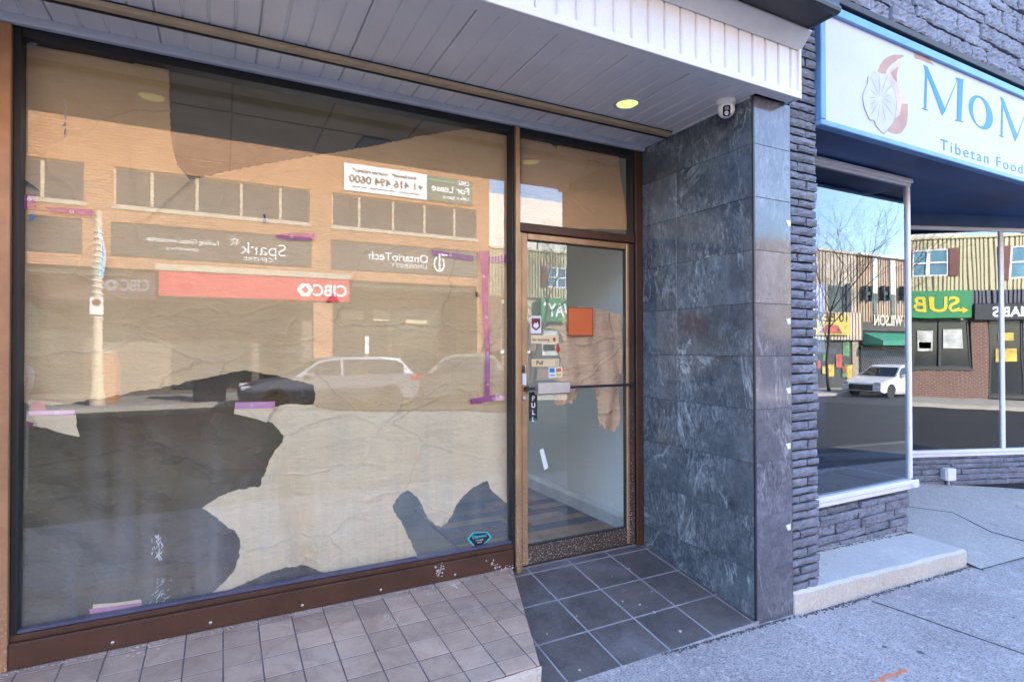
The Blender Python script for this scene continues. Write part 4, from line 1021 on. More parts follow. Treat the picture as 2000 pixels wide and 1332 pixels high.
for x in (.02, 2.545, 4.9): b.bbox(x, x+.048, -.016, .026, -1.113, 1.2445, .005)
b.build('wing_frame', m_alu, rest, matrix=WM)
b = MB(); b.box(.04, 4.95, 0, .006, -1.113, 1.246); b.build('wing_pane', g_wing, rest, matrix=WM)
def wp(px_, py_):
    n = np.array([math.sin(-WA), math.cos(WA), 0]); n = np.array([-math.sin(WA), math.cos(WA), 0]); d = ray(px_, py_); t = ((np.array([WX, WY, 0])-CAMP)@n)/(d@n); p = CAMP+t*d
    return ((p[0]-WX)/math.cos(WA), p[2])
e0 = wp(1836, 912); e1 = wp(1853, 935)
eb = thing('outlet_box', 'small white outdoor outlet box on the low stone wall of the wing', 'outlet', (0, 0, 0)); eb.matrix_world = WM
b = MB(); b.bbox(e0[0], e1[0], -.095, -.02, e1[1], e0[1], .006); b.build('cover', m_white, eb)
b = MB(); b.bbox(e0[0]-.02, e0[0]-.0005, -.085, -.02, e1[1]+.01, e0[1]-.01, .004); b.tube([((e0[0]+e1[0])/2, -.05, e1[1]+.01), ((e0[0]+e1[0])/2, -.05, -1.47)], .008, 8); b.build('conduit', m_trim_grey, eb)
# blue soffit
b = MB(); b.box(3.302, 10, -.925, .9, 1.425, 1.5)
b.prism([(-.93, 1.405), (-.70, 1.412), (-.58, 1.423), (-.93, 1.4249)], 0, 3.302, 10)
b.build('soffit', m_blue, rest)
# interior
b = MB(); b.box(3.3, 12, NW+.2, 8, -1.70, -1.62); b.box(3.3, 12, 5, 5.2, -1.46, 1.42); b.box(3.302, 3.32, NW+.01, 5, -1.46, 1.42); b.box(5.3, 12, 1.0, 5.1, 1.42, 1.5); b.box(3.32, 5.11, NW+.01, NW+.5, -1.16, -1.12)
b.build('dark_interior', m_dark_int, rest)
b = MB(); b.box(3.35, 5.0, -.02, .5, -1.10, -1.05); b.build('window_bench', plain('bench_paint', (.10, .12, .17), .5), rest)
# sign
SG = -.985
sg = thing('restaurant_sign', 'large white sign board in a light blue frame above the restaurant windows', 'sign')
b = MB(); b.box(3.36, 9.6, SG+.012, -.936, 1.425, 2.135); b.build('panel', m_signwhite, sg)
b = MB(); b.bbox(3.322, 9.62, SG-.012, -.936, 2.112, 2.172, .005); b.bbox(3.322, 9.62, SG-.012, -.936, 1.388, 1.424, .005); b.bbox(3.322, 3.372, SG-.0125, -.936, 1.4245, 2.1115, .005)
b.build('frame', m_blueframe, sg)
b = MB(); b.bbox(3.32, 9.7, -1.0, -.935, 2.20, 2.245, .003); b.build('shadow_strip', m_dark_box, sg)  # dark strip standing in for the shadow between sign frame and stone
def c4(pts): return [(1500+x/4, y/4) for x, y in pts]
PY = SG+.012
def art(pts, mat, name, y0, y1): 
    return flat_poly(name, pxY(c4(pts), PY), PY-y1, PY-y0, mat, sg)
m_peach = plain('peach_print', (.48, .24, .16), .5); m_peach2 = plain('pale_peach_print', (.66, .47, .37), .5); m_plum = plain('plum_print', (.30, .2, .36), .5)
art([(855,560),(868,530),(880,500),(903,472),(930,450),(960,437),(990,430),(1040,430),(1062,440),(1035,458),(1010,465),(1000,480),(968,502),(940,530),(925,555),(920,580),(895,580)], m_peach, 'logo_print', .0002, .0012)
art([(1040,490),(1036,520),(1030,540),(1010,570),(1003,600),(1005,640),(1015,680),(1032,708),(1050,730),(1070,760),(1085,800),(1091,850),(1090,900),(1088,945),(1080,980),(1064,1015),(1040,1040),(1000,1050),(965,1040),(935,1025),(962,990),(985,960),(996,910),(1000,860),(1000,780),(985,720),(960,670),(925,590),(940,560),(960,540),(1020,480)], m_peach2, 'logo_print', .0002, .0012)
art([(1045,815),(1091,815),(1091,900),(1080,980),(1040,1040),(1000,1050),(935,1025),(975,940),(1030,900)], m_peach, 'logo_print', .0012, .0018)
art([(1015,520),(1003,600),(1008,650),(975,610),(958,570)], m_peach, 'logo_print', .0012, .0018)
art([(1135,430),(1160,420),(1200,435),(1230,450),(1260,470),(1302,517),(1240,490),(1190,470),(1150,460)], m_peach, 'logo_print', .0002, .0012)
dmp = [(830,560),(860,578),(890,580),(920,583),(940,620),(960,670),(985,730),(1000,790),(998,830),(995,860),(985,930),(975,958),(960,980),(930,1015),(900,1045),(885,1035),(870,1020),(855,1000),(840,980),(832,960),(825,940),(800,942),(785,925),(770,890),(755,855),(745,820),(738,760),(742,735),(750,710),(762,685),(775,660),(776,630),(780,600),(805,590)]
art([(x+(5 if x > 868 else -2), y+4) for x, y in dmp], m_plum, 'logo_print', .0018, .0024)
m_dumpling = plain('dumpling_print', (.56, .54, .65), .5, .12, 9, 0)
art(dmp, m_dumpling, 'logo_print', .0024, .0040)
cxd, cyd = 872, 770
for k in range(13):
    a = 2*PI*k/13+.2; r = 150 if abs(math.sin(a)) < .6 else 225; sx_, sy_ = .72, 1.0
    pts = [(cxd+18*math.cos(a), cyd+18*math.sin(a)), (cxd+r*.5*sx_*math.cos(a+.13), cyd+r*.5*sy_*math.sin(a+.13)), (cxd+r*.9*sx_*math.cos(a+.10), cyd+r*.9*sy_*math.sin(a+.10)), (cxd+r*.55*sx_*math.cos(a+.02), cyd+r*.55*sy_*math.sin(a+.02))]
    art(pts, plain('dumpling_shade', (.40, .38, .55), .5, .1, 9, 0), 'logo_print', .0040, .0044)
mm = [[(1212,508),(1246,526),(1388,862),(1360,906)], [(1229,516),(1247,527),(1236,853),(1219,848)], [(1204,846),(1250,862),(1250,868),(1204,853)], [(1378,880),(1360,906),(1472,640),(1485,612)], [(1484,612),(1524,626),(1509,948),(1476,940)], [(1466,609),(1532,627),(1531,633),(1470,620)], [(1462,938),(1526,953),(1526,958),(1462,944)]]
mw = [pxY(c4(p), PY-.001) for p in mm]
d2 = pxY(c4([(1812,727)]), PY-.001)[0]; d1 = pxY(c4([(1212,508)]), PY-.001)[0]; dX = d2[0]-d1[0]
oc = pxY(c4([(1665,882)]), PY-.001)[0]; ot = pxY(c4([(1665,757)]), PY-.001)[0]; orr = pxY(c4([(1756,905)]), PY-.001)[0]
b = MB(); hb = MB()
for k in range(2):
    for P in mw: b.prism([(x+dX*k, z) for x, z in P], 1, PY-.0022-.0002*mw.index(P), PY-.0012)
    RX, RZ = orr[0]-oc[0], ot[1]-oc[1]
    for q in range(36):
        a0, a1 = 2*PI*q/36, 2*PI*(q+1)/36
        def op_(a, inn): 
            return (oc[0]+dX*k+(RX*(.58 if inn else 1))*math.cos(a)*1.0 - (0.10*RX*math.sin(a) if not inn else .02), oc[1]+RZ*(.88 if inn else 1)*math.sin(a))
        b.prism([op_(a0, 0), op_(a1, 0), op_(a1, 1), op_(a0, 1)], 1, PY-.0022, PY-.0012)
b.build('lettering', m_bluetxt, sg)
tp0 = onY(1836, 292.5, PY); te = onY(1997, 338, PY)
text_mesh('Tibetan Food', .083, 'lettering', m_teal, sg, (tp0[0], PY-.0012, tp0[2]), (1, 0, 0), (0, 0, 1), thick=.001, width=(te[0]-tp0[0]), bold=-.006, spacing=1.25)

# ================================================================== ACROSS THE STREET (seen mirrored in the glass)
def pl_(x, y, D=18.1): p = onY(x, y, D); return p[0], p[2]
m_obrick = brickmat('orange_brick', (.62, .31, .16), (.47, .22, .11), (.26, .15, .09), .25, .095, vary=.35, msize=.016)
m_rbrick = brickmat('red_brick', (.19, .07, .05), (.15, .055, .042), (.3, .26, .22), .21, .072)
m_fardark = plain('far_dark_panel', (.05, .05, .052), .5, .2, .6)
m_farpane = plain('far_window_pane', (.045, .05, .05), .08, .3, .6, 0)
m_stonesill = plain('far_sill', (.52, .44, .34), .8)
m_recess = plain('recess_wall', (.16, .13, .11), .8)
m_farwhite = plain('white_render', (.72, .70, .66), .8, .06)
RT, UP = (-1, 0, 0), (0, 0, 1)
def ftext(t, h, x, z, y, mat, parent, **k): return text_mesh(t, h, 'lettering', mat, parent, (x, y, z), RT, UP, thick=.02, **k)

bk = thing('brick_building', 'orange brick office block with bands of dark windows across the street', 'building')
b = MB(); F0 = -18.35
b.box(-13, 9.95, F0, FY, 5.68, 9.6)
for a, c in ((-13, -7.6), (-3.80, -3.06), (2.78, 3.55), (9.35, 9.95)): b.box(a, c, F0, FY, 4.46, 5.68)
b.box(-13, 9.95, F0, FY, 3.95, 4.46)
for a, c in ((-3.85, -3.13), (2.84, 3.52), (9.42, 9.95)): b.box(a, c, F0, FY, 2.86, 3.95)
b.box(-13, 9.95, F0, FY, 2.50, 2.86)
b.box(2.92, 3.58, F0, FY, -1.8, 1.62); b.box(9.38, 9.95, F0, FY, -1.95, 2.50); b.box(-13, -12.3, F0, FY, -1.7, 2.5)
b.box(-13, 9.95, -30, F0, 2.5, 9.5); b.box(9.7, 9.95, -30, F0, -2, 2.5)
b.build('wall', m_obrick, bk)
def fwin(parent, x0, x1, z0, z1, mull, y=FY, fm=None, pm_=None, sillw=True, dep=.1):
    fm = fm or m_stonesill
    b = MB(); f = .05
    b.box(x0, x1, y-dep-.02, y-dep+.03, z0, z0+f); b.box(x0, x1, y-dep-.02, y-dep+.03, z1-f, z1); b.box(x0, x0+f, y-dep-.02, y-dep+.03, z0+f, z1-f); b.box(x1-f, x1, y-dep-.02, y-dep+.03, z0+f, z1-f)
    for m in mull: b.box(m-.045, m+.045, y-dep-.02, y-dep+.05, z0+f, z1-f)
    if sillw: b.box(x0-.05, x1+.05, y-dep, y+.04, z0-.11, z0-.002)
    o = b.build('window', fm, parent)
    g = MB(); g.box(x0+f, x1-f, y-dep-.012, y-dep, z0+f, z1-f); g.build('pane', pm_ or m_farpane, o); return o
fwin(bk, -7.6, -3.80, 4.46, 5.68, [-6.1, -4.83])
fwin(bk, -3.06, 2.78, 4.46, 5.68, [-2.05, -.78, .55, 1.80])
fwin(bk, 3.55, 9.35, 4.46, 5.68, [4.55, 5.85, 7.12, 8.39])
def panel(x0, x1, z0, z1, mat, name, parent, y=FY, th=.08): b = MB(); b.bbox(x0, x1, y-.2, y+th, z0, z1, .02); return b.build(name, mat, parent)
p1 = panel(-3.12, 2.83, 2.88, 3.93, m_fardark, 'sign_panel', bk, th=-.02)
ftext('Spark', .42, 1.98, 3.20, FY-.02, m_whitetxt, p1, width=1.45, bold=-.008)
ftext('CENTRE', .13, 1.55, 2.98, FY-.02, m_whitetxt, p1, width=.92)
ftext('Fuelling Global Innovation', .15, -.13, 3.42, FY-.02, m_whitetxt, p1, width=2.05)
ftext('sparkcentre.org', .11, -.72, 3.19, FY-.02, m_whitetxt, p1, width=.92)
b = MB()
for k in range(11):
    a = 2*PI*k/11; c = (.36, 3.62); L = .26 if k % 2 else .19
    b.prism([(c[0]+.05*math.cos(a-.3), c[1]+.05*math.sin(a-.3)), (c[0]+L*math.cos(a), c[1]+L*math.sin(a)), (c[0]+.05*math.cos(a+.3), c[1]+.05*math.sin(a+.3))], 1, FY-.02, FY+.0005+.0005*k)
b.build('star_emblem', m_whitetxt, p1)
p2 = panel(3.51, 9.41, 2.88, 3.93, m_fardark, 'sign_panel', bk, th=-.02)
ftext('OntarioTech', .30, 7.25, 3.33, FY-.02, m_whitetxt, p2, width=2.35, bold=.012)
ftext('UNIVERSITY', .17, 7.20, 3.08, FY-.02, m_whitetxt, p2, width=1.45)
b = MB(); cx_, cz_ = 7.72, 3.33
for q in range(13):
    a0, a1 = PI*(.25-1.6*q/13), PI*(.25-1.6*(q+1)/13)
    b.prism([(cx_+.30*math.cos(a0)*.8, cz_+.33*math.sin(a0)), (cx_+.30*math.cos(a1)*.8, cz_+.33*math.sin(a1)), (cx_+.22*math.cos(a1)*.8, cz_+.25*math.sin(a1)), (cx_+.22*math.cos(a0)*.8, cz_+.25*math.sin(a0))], 1, FY-.02, FY+.004)
b.box(cx_-.02, cx_+.05, FY-.02, FY+.006, cz_-.22, cz_+.40); b.box(cx_+.08, cx_+.34, FY-.02, FY+.006, cz_+.33, cz_+.40)
b.build('shield_emblem', m_whitetxt, p2)
panel(-12.3, -3.86, 2.88, 3.93, m_fardark, 'sign_panel', bk, th=-.02)
b = MB(); b.box(-1.95, 4.25, FY-.3, FY+.06, 2.50, 2.58); b.box(-1.95, 4.25, FY-.3, FY+.03, 2.581, 2.70); b.build('lintel', m_stonesill, bk)
m_bankred = plain('sign_red', (.62, .045, .06), .4, .04, 2, 0)
p3 = panel(-1.85, 4.18, 1.66, 2.47, m_bankred, 'sign_panel', bk, th=.05)
ftext('CIBC', .40, 4.08, 1.86, FY+.05, m_whitetxt, p3, width=1.20, bold=.02)
def diamond(parent, cx, cz, r, y, mat, mat2):
    b = MB(); o_ = [(cx-r*1.25, cz), (cx-r*.55, cz+r), (cx+r*.55, cz+r), (cx+r*1.25, cz), (cx+r*.55, cz-r), (cx-r*.55, cz-r)]
    i_ = [(cx-r*.55, cz), (cx-.0, cz+r*.6), (cx+0.001, cz+r*.6), (cx+r*.55, cz), (cx+.001, cz-r*.6), (cx, cz-r*.6)]
    for k in range(6):
        j = (k+1) % 6; b.prism([o_[k], o_[j], i_[j], i_[k]], 1, y-.005, y+.02)
    b.build('diamond_emblem', mat, parent)
diamond(p3, 2.62, 2.05, .23, FY+.05, m_whitetxt, m_bankred)
# angled entrance fascia with grey lettering
pe = MB(); ang = math.radians(24)
ef = thing('bank_fascia', 'angled dark fascia with grey bank lettering over the recessed corner entrance', 'sign'); 
ex, ey = -1.97, FY-.05
efm = Matrix.Translation((ex, ey, 0)) @ Matrix.Rotation(math.radians(22), 4, 'Z')
pe.box(-6.5, 0, -.25, -.02, 1.55, 2.45); pe.build('panel', plain('dull_maroon', (.11, .055, .06), .5), ef)
m_greytxt = plain('grey_lettering', (.33, .34, .36), .5)
text_mesh('CIBC', .36, 'lettering', m_greytxt, ef, (-.18, -.02, 1.82), RT, UP, thick=.02, width=.85, bold=.01)
diamond(ef, -1.32, 2.0, .18, -.02, m_greytxt, None)
ef.matrix_world = efm
b = MB(); b.box(-12.3, 9.38, -20.6, -20.4, -2.1, 2.5); b.build('recess_wall', m_recess, bk)
b = MB(); b.box(-12.3, 9.38, -20.38, FY-.32, 2.3, 2.45); b.build('recess_ceiling', m_stonesill, bk)
for x0, x1 in ((-10.5, -7.8), (-7.4, -4.2), (-1.6, 1.0), (1.3, 2.8), (3.9, 6.3), (6.5, 9.1)):
    fwin(bk, x0, x1, -1.5, 1.7, [(x0+x1)/2], y=-20.25, fm=m_fardark, sillw=False, dep=.1)
nt = panel(6.0, 6.9, -.75, -.42, m_fardark, 'shop_panel', bk, y=-20.2); ftext('RITE', .18, 6.75, -.66, -20.12, m_whitetxt, nt, width=.6)
b = MB()
for x0, x1, z0, z1 in ((4.3, 5.2, 1.15, 1.5), (5.6, 6.3, 1.1, 1.55), (7.0, 8.1, 1.0, 1.2)): b.box(x0, x1, -20.22, -20.2, z0, z1)
b.build('window_poster', plain('cream_poster', (.62, .56, .36), .6), bk)
b = MB(); b.box(8.6, 9.1, -18.2, -18.1, 4.46, 4.46)
# lease banner
lb = thing('lease_banner', 'white and dark green lease banner on the orange brick above the windows', 'banner')
b = MB(); b.bbox(3.97, 7.19, FY+.012, FY+.045, 5.83, 6.85, .008); b.build('white_panel', m_whitetxt, lb)
b = MB(); b.bbox(7.195, 9.15, FY+.012, FY+.045, 5.83, 6.83, .008); gpn = b.build('green_panel', plain('banner_green', (.03, .10, .07), .5), lb)
BY = FY+.045
ftext('+1 416 494 0600', .27, 7.02, 6.16, BY, m_blacktxt, lb, width=2.85, bold=.012)
ftext('Reid Bethell*   Andrew Holman*', .13, 6.75, 6.56, BY, m_blacktxt, lb, width=2.45)
ftext('Sales Representative    Commercial Real Estate    office leasing', .045, 6.9, 5.99, BY, m_blacktxt, lb, width=2.6)
ftext('CBRE', .17, 9.0, 6.60, BY, m_whitetxt, gpn, width=.50, bold=.02)
ftext('For Lease', .27, 9.0, 6.24, BY, m_whitetxt, gpn, width=1.62, bold=.02)
ftext('Office Space', .14, 9.0, 5.98, BY, m_whitetxt, gpn, width=1.15, bold=.01)
b = MB(); b.box(7.25, 8.35, BY-.01, BY+.01, 6.66, 6.69); b.build('green_line', plain('bright_green', (.1, .6, .25), .5), gpn)

def corrugated(mb, x0, x1, y, z0, z1, pitch, d, back=.1):
    n = int((x1-x0)/pitch); vs = []; prof = []
    for k in range(n+1):
        u = x0+k*pitch; prof += [(u, 0), (u+pitch*.62, 0), (u+pitch*.70, -d), (u+pitch*.92, -d)]
    prof = [p for p in prof if p[0] < x1] + [(x1, 0)]
    for (u, dd) in prof: vs += [(u, y+dd, z0), (u, y+dd, z1)]
    fs = [(2*i, 2*i+2, 2*i+3, 2*i+1) for i in range(len(prof)-1)]
    mb.add(vs, fs); mb.box(x0, x1, y-d-back, y-d-.004, z0, z1)
# white building behind
wb = thing('white_building', 'tall plain white rendered building behind the yellow shopfront', 'building')
b = MB(); b.box(9.98, 19, -34, -24, -3, 8.3); b.box(9.98, 12.2, -24.4, -24.05, 8.3, 8.9); b.build('wall', m_farwhite, wb)
fwin(wb, 15, 16.4, 5.0, 6.6, [15.7], y=-23.95, fm=m_stonesill)

# yellow siding building
m_yellow = plain('yellow_siding', (.54, .48, .31), .5, .08, 1)
m_maroon = plain('maroon_shutter', (.17, .055, .05), .6)
yb = thing('yellow_building', 'shop building with yellow corrugated siding and maroon shutters across the street', 'building')
b = MB()
TZ = 4.16
corrugated(b, 9.98, 12.76, FY, 2.14, TZ, .145, .05); corrugated(b, 13.72, 14.27, FY, 2.14, TZ, .145, .05); corrugated(b, 15.44, 17.5, FY, 2.14, TZ, .145, .05); corrugated(b, 19.3, 20.2, FY, 2.14, TZ, .145, .05)
for x0, x1, z0, z1 in ((12.76, 13.72, 2.62, 3.52), (14.27, 15.44, 2.72, 3.76), (17.5, 19.3, 2.55, 3.76)):
    corrugated(b, x0, x1, FY, 2.14, z0, .145, .05); corrugated(b, x0, x1, FY, z1, TZ, .145, .05)
b.box(9.98, 20.2, -28, FY-.17, 1.0, TZ-.02); b.box(9.98, 20.2, FY-.2, FY+.06, TZ, TZ+.08)
b.build('siding', m_yellow, yb)
for x0, x1, z0, z1 in ((12.76, 13.72, 2.62, 3.52), (14.27, 15.44, 2.72, 3.76), (17.5, 19.3, 2.55, 3.76)):
    w_ = fwin(yb, x0, x1, z0, z1, [(x0+x1)/2], fm=m_white, pm_=plain('blue_pane', (.12, .25, .33), .08, .4, .8, 0), dep=.03, sillw=False)
    b = MB(); b.box(x0, x1, FY-.05, FY+.015, (z0+z1)/2-.03, (z0+z1)/2+.03); b.build('glazing_bar', m_white, w_)
for x0, x1, z0, z1 in ((12.40, 12.74, 2.60, 3.54), (13.74, 14.0, 2.60, 3.54), (13.99, 14.25, 2.70, 3.78), (15.46, 15.82, 2.70, 3.78), (17.1, 17.48, 2.5, 3.8), (19.32, 19.7, 2.5, 3.8)):
    b = MB(); b.bbox(x0, x1-.01, FY, FY+.05, z0, z1, .01)
    for k in range(9): zz_ = z0+.08+k*(z1-z0-.16)/9; b.box(x0+.04, x1-.05, FY+.045, FY+.062, zz_, zz_+.04)
    b.build('shutter', m_maroon, yb)
gs = thing('green_shop_sign', 'bright green shop sign with yellow and white letters on the yellow siding', 'sign')
b = MB(); b.bbox(12.28, 16.12, FY+.02, FY+.22, 1.07, 2.13, .02); b.build('panel', plain('sign_green', (.015, .24, .085), .4, .05, 2, 0), gs)
m_signyel = plain('sign_yellow', (.80, .55, .02), .4, .04, 2, 0)
ftext('SUB', .56, 15.75, 1.33, FY+.22, m_signyel, gs, width=1.55, bold=.018)
ftext('WAY', .56, 14.12, 1.33, FY+.22, m_whitetxt, gs, width=1.5, bold=.018)
b = MB(); y0_, y1_ = FY+.22, FY+.245
b.prism([(15.70, 1.33), (15.70, 1.42), (15.84, 1.42), (15.84, 1.50), (16.0, 1.37), (15.84, 1.24), (15.84, 1.33)], 1, y0_, y1_); b.build('arrow', m_signyel, gs)
b = MB(); b.prism([(12.62, 1.80), (12.62, 1.89), (12.52, 1.89), (12.52, 1.98), (12.36, 1.84), (12.52, 1.71), (12.52, 1.80)], 1, y0_, y1_); b.build('arrow', m_whitetxt, gs)
# ground floor
b = MB()
for x0, x1, zz_ in ((9.98, 12.0, -.2), (9.98, 10.5, 2.13), (12.0, 16.2, -.85), (16.2, 16.75, 1.62), (18.9, 20.2, 1.62), (11.8, 12.2, 1.06)): b.box(x0, x1, FY-.4, FY-.001, -2.4, zz_)
b.build('brick_base', m_rbrick, yb)
b = MB(); corrugated(b, 16.2, 20.2, FY+.02, 1.63, 2.13, .145, .05); b.build('dark_siding', plain('grey_siding', (.10, .10, .13), .5), yb)
b = MB(); b.box(9.98, 20.2, -26, FY-.5, -2.4, 1.0); b.build('shop_interior', m_dark_int, yb)
fwin(yb, 12.25, 14.1, -.84, 1.0, [], fm=m_fardark); fwin(yb, 14.2, 16.15, -.84, 1.0, [15.2], fm=m_fardark); fwin(yb, 16.8, 18.0, -1.9, 1.0, [], fm=m_fardark); fwin(yb, 18.05, 18.85, -2.1, 1.0, [], fm=m_alu, sillw=False); fwin(yb, 10.5, 11.8, -.18, 1.9, [], fm=m_alu)
bs = thing('black_shop_sign', 'black shop sign with white capital letters below the grey siding', 'sign')
b = MB(); b.bbox(16.25, 20.1, FY+.02, FY+.16, .98, 1.61, .015); b.build('panel', m_black, bs)
ftext('CANNABIS', .36, 19.3, 1.12, FY+.16, m_whitetxt, bs, width=2.5, bold=.03)
b = MB()
pmats = [plain('poster_red', (.4, .08, .05), .5, .5, 3), plain('poster_yellow', (.6, .42, .08), .5, .4, 3), plain('poster_white', (.5, .5, .48), .5, .4, 3), plain('poster_green', (.1, .25, .1), .5, .5, 3)]
rp = random.Random(4)
for x0, x1, z0, z1, m_ in ((12.5, 13.3, -.4, .7, 2), (14.35, 15.0, -.2, .6, 2), (15.3, 15.95, -.1, .65, 2), (12.55, 13.2, -.2, .1, 0), (14.4, 14.95, -.1, .15, 1), (17.0, 17.8, -.6, -.1, 1), (17.1, 17.7, .2, .5, 1)):
    q = MB(); q.bbox(x0, x1, FY-.08, FY-.06, z0, z1, .004); q.build('window_poster', pmats[m_], yb)

# beige and brown buildings far right
def p16(x, y): p = onY(x, y, 16.9); return p[0], p[2]
m_beige = plain('beige_siding', (.56, .46, .36), .6, .1, 1); m_tan = plain('tan_siding', (.42, .29, .19), .6, .1, 1)
bb = thing('beige_building', 'beige corrugated building with a yellow banner behind the bare tree', 'building')
RZ_ = 5.42; GZ_ = -2.4
xw = [p16(1617, 590)[0], p16(1652, 590)[0]]; zw = [p16(1635, 612)[1], p16(1635, 556)[1]]
xsplit = p16(1675, 500)[0]
b = MB(); corrugated(b, 24, xw[0], FY, 2.0, RZ_, .30, .07); corrugated(b, xw[1], xsplit-.02, FY, 2.0, RZ_, .30, .07)
corrugated(b, xw[0], xw[1], FY, zw[1], RZ_, .30, .07); corrugated(b, xw[0], xw[1], FY, 1.2, zw[0], .30, .07); corrugated(b, 24, xsplit-.02, FY+.3, .35, 1.95, .30, .07)
b.box(24, xsplit-.02, -30, FY-.2, -2.6, RZ_-.05); b.box(24, xsplit-.02, FY-.2, FY+.1, RZ_, RZ_+.12)
b.build('siding', m_beige, bb)
fwin(bb, xw[0], xw[1], zw[0], zw[1], [], fm=m_alu, pm_=m_farpane)
b = MB(); b.box(xw[1]+.02, xw[1]+.5, FY, FY+.07, zw[0]-.1, zw[1]+.1); b.build('shutter', m_black, bb)
b = MB(); b.bbox(24.2, xsplit-.4, FY-.05, FY+.05, -2.5, .34, .02); b.build('shopfront', m_fardark, bb)
rb = random.Random(9)
for k in range(16):
    x = rb.uniform(27, xsplit-1); z = rb.uniform(-1.9, -.2); s_ = rb.uniform(.3, .7)
    q = MB(); q.bbox(x, x+s_, FY+.055+.004*k, FY+.060+.004*k, z, z+s_*1.3, .001); q.build('window_poster', pmats[rb.randrange(4)], bb)
b = MB(); b.bbox(xsplit-.7, xsplit-.1, FY-.05, FY+.12, -2.5, .3, .02); b.build('stone_pilaster', plain('rubble', (.34, .28, .22), .9, .4, 9), bb)
bn = thing('yellow_banner', 'yellow banner with dark lettering on the beige siding', 'banner')
q0 = p16(1603, 618); q1 = p16(1646, 655)
b = MB(); b.bbox(q0[0]-3, q1[0], FY+.40, FY+.46, q1[1], q0[1]+.1, .01); b.build('panel', pmats[1], bn)
ftext('10 BEST', .5, q1[0]-.3, q1[1]+.75, FY+.46, m_blacktxt, bn, width=3.2)
b = MB(); b.prism([(q1[0]-3.0, q1[1]+.1), (q1[0]-.8, q1[1]+.1), (q1[0]-1.2, q1[1]+.55), (q1[0]-2.2, q1[1]+.6)], 1, FY+.46, FY+.48); b.build('food_print', pmats[0], bn)
nb_ = thing('brown_building', 'tan ribbed building with three dark wall brackets and a green awning', 'building')
b = MB(); corrugated(b, xsplit, 46, FY+.05, 1.45, RZ_, .26, .06); b.box(xsplit, 46, -30, FY-.2, -2.8, RZ_-.03); b.build('siding', m_tan, nb_)
b = MB(); b.box(xsplit, 46, FY-.3, FY+.25, RZ_, RZ_+.14); b.build('parapet_cap', m_farwhite, nb_)
hx = []
for k, px_ in enumerate((1706, 1740, 1771)):
    x0 = p16(px_-4, 540)[0]; x1 = p16(px_+4, 540)[0]
    b = MB(); b.box(x0, x1, FY+.06, FY+.12, 3.2, RZ_-.1); b.build('white_panel', m_farwhite, nb_)
    b = MB(); b.box(x0+.05, x1-.05, FY+.06, FY+.10, 1.5, 3.19); b.build('slot_window', m_farpane, nb_)
for px_ in (1688, 1722, 1758):
    c = p16(px_, 574); b = MB(); s_ = .34
    b.box(c[0]-s_, c[0]-s_+.13, FY+.1, FY+.35, c[1]-.45, c[1]+.45); b.box(c[0]+s_-.13, c[0]+s_, FY+.1, FY+.35, c[1]-.45, c[1]+.45); b.box(c[0]-s_+.2, c[0]+s_-.2, FY+.1, FY+.3, c[1]-.1, c[1]+.1)
    b.build('wall_bracket', m_black, nb_)
q0 = p16(1680, 610); q1 = p16(1680, 646)
ws = panel(xsplit+.1, 46, q1[1], 1.44, plain('brown_fascia', (.05, .035, .03), .5), 'shop_fascia', nb_, th=.2)
t0 = p16(1770, 640)
ftext('TZ WILSON', .62, t0[0]+.2, q1[1]+.35, FY+.2, plain('cream_lettering', (.7, .62, .5), .5), ws, width=t0[0]-p16(1697, 640)[0], bold=.02)
b = MB(); q2 = p16(1690, 650); q3 = p16(1690, 676)
b.prism([(FY+.1, q2[1]), (FY+1.2, q3[1]+.35), (FY+1.2, q3[1]+.05), (FY+.1, q3[1]+.05)], 0, p16(1684, 660)[0], 45)
b.build('awning', plain('awning_green', (.02, .22, .13), .6), nb_)
b = MB(); b.box(xsplit+.3, 45, FY-.1, FY+.02, -2.6, q3[1]); b.build('shopfront', m_fardark, nb_)
b = MB()
for k in range(60):
    x = xsplit+.5+k*.2
    for s_ in (-1, 1): b.tube([(x, FY+.06, -2.4), (x+s_*1.3, FY+.06, -.2)], .018, 4)
b.build('security_gate', m_steel, nb_)
# far left buildings and end blocks
lt = thing('grey_building', 'plain grey rendered building at the far left end of the street', 'building')
b = MB(); b.box(-40, -13.05, -30, FY-.1, -2, 7.0); b.build('wall', plain('grey_render', (.4, .38, .36), .8), lt)
for k in range(6): fwin(lt, -38+k*4, -36+k*4, 3, 4.6, [-37+k*4], y=FY-.05, fm=m_alu)
mid = thing('red_brick_building', 'red brick building between the yellow shop and the beige building', 'building')
b = MB(); b.box(20.25, 23.95, -30, FY, -2.6, 5.0); b.build('wall', m_rbrick, mid)
fwin(mid, 21, 23, 2.4, 4.0, [22], y=FY+.12, fm=m_alu); fwin(mid, 20.8, 23.4, -1.6, 1.0, [22], y=FY+.12, fm=m_alu)

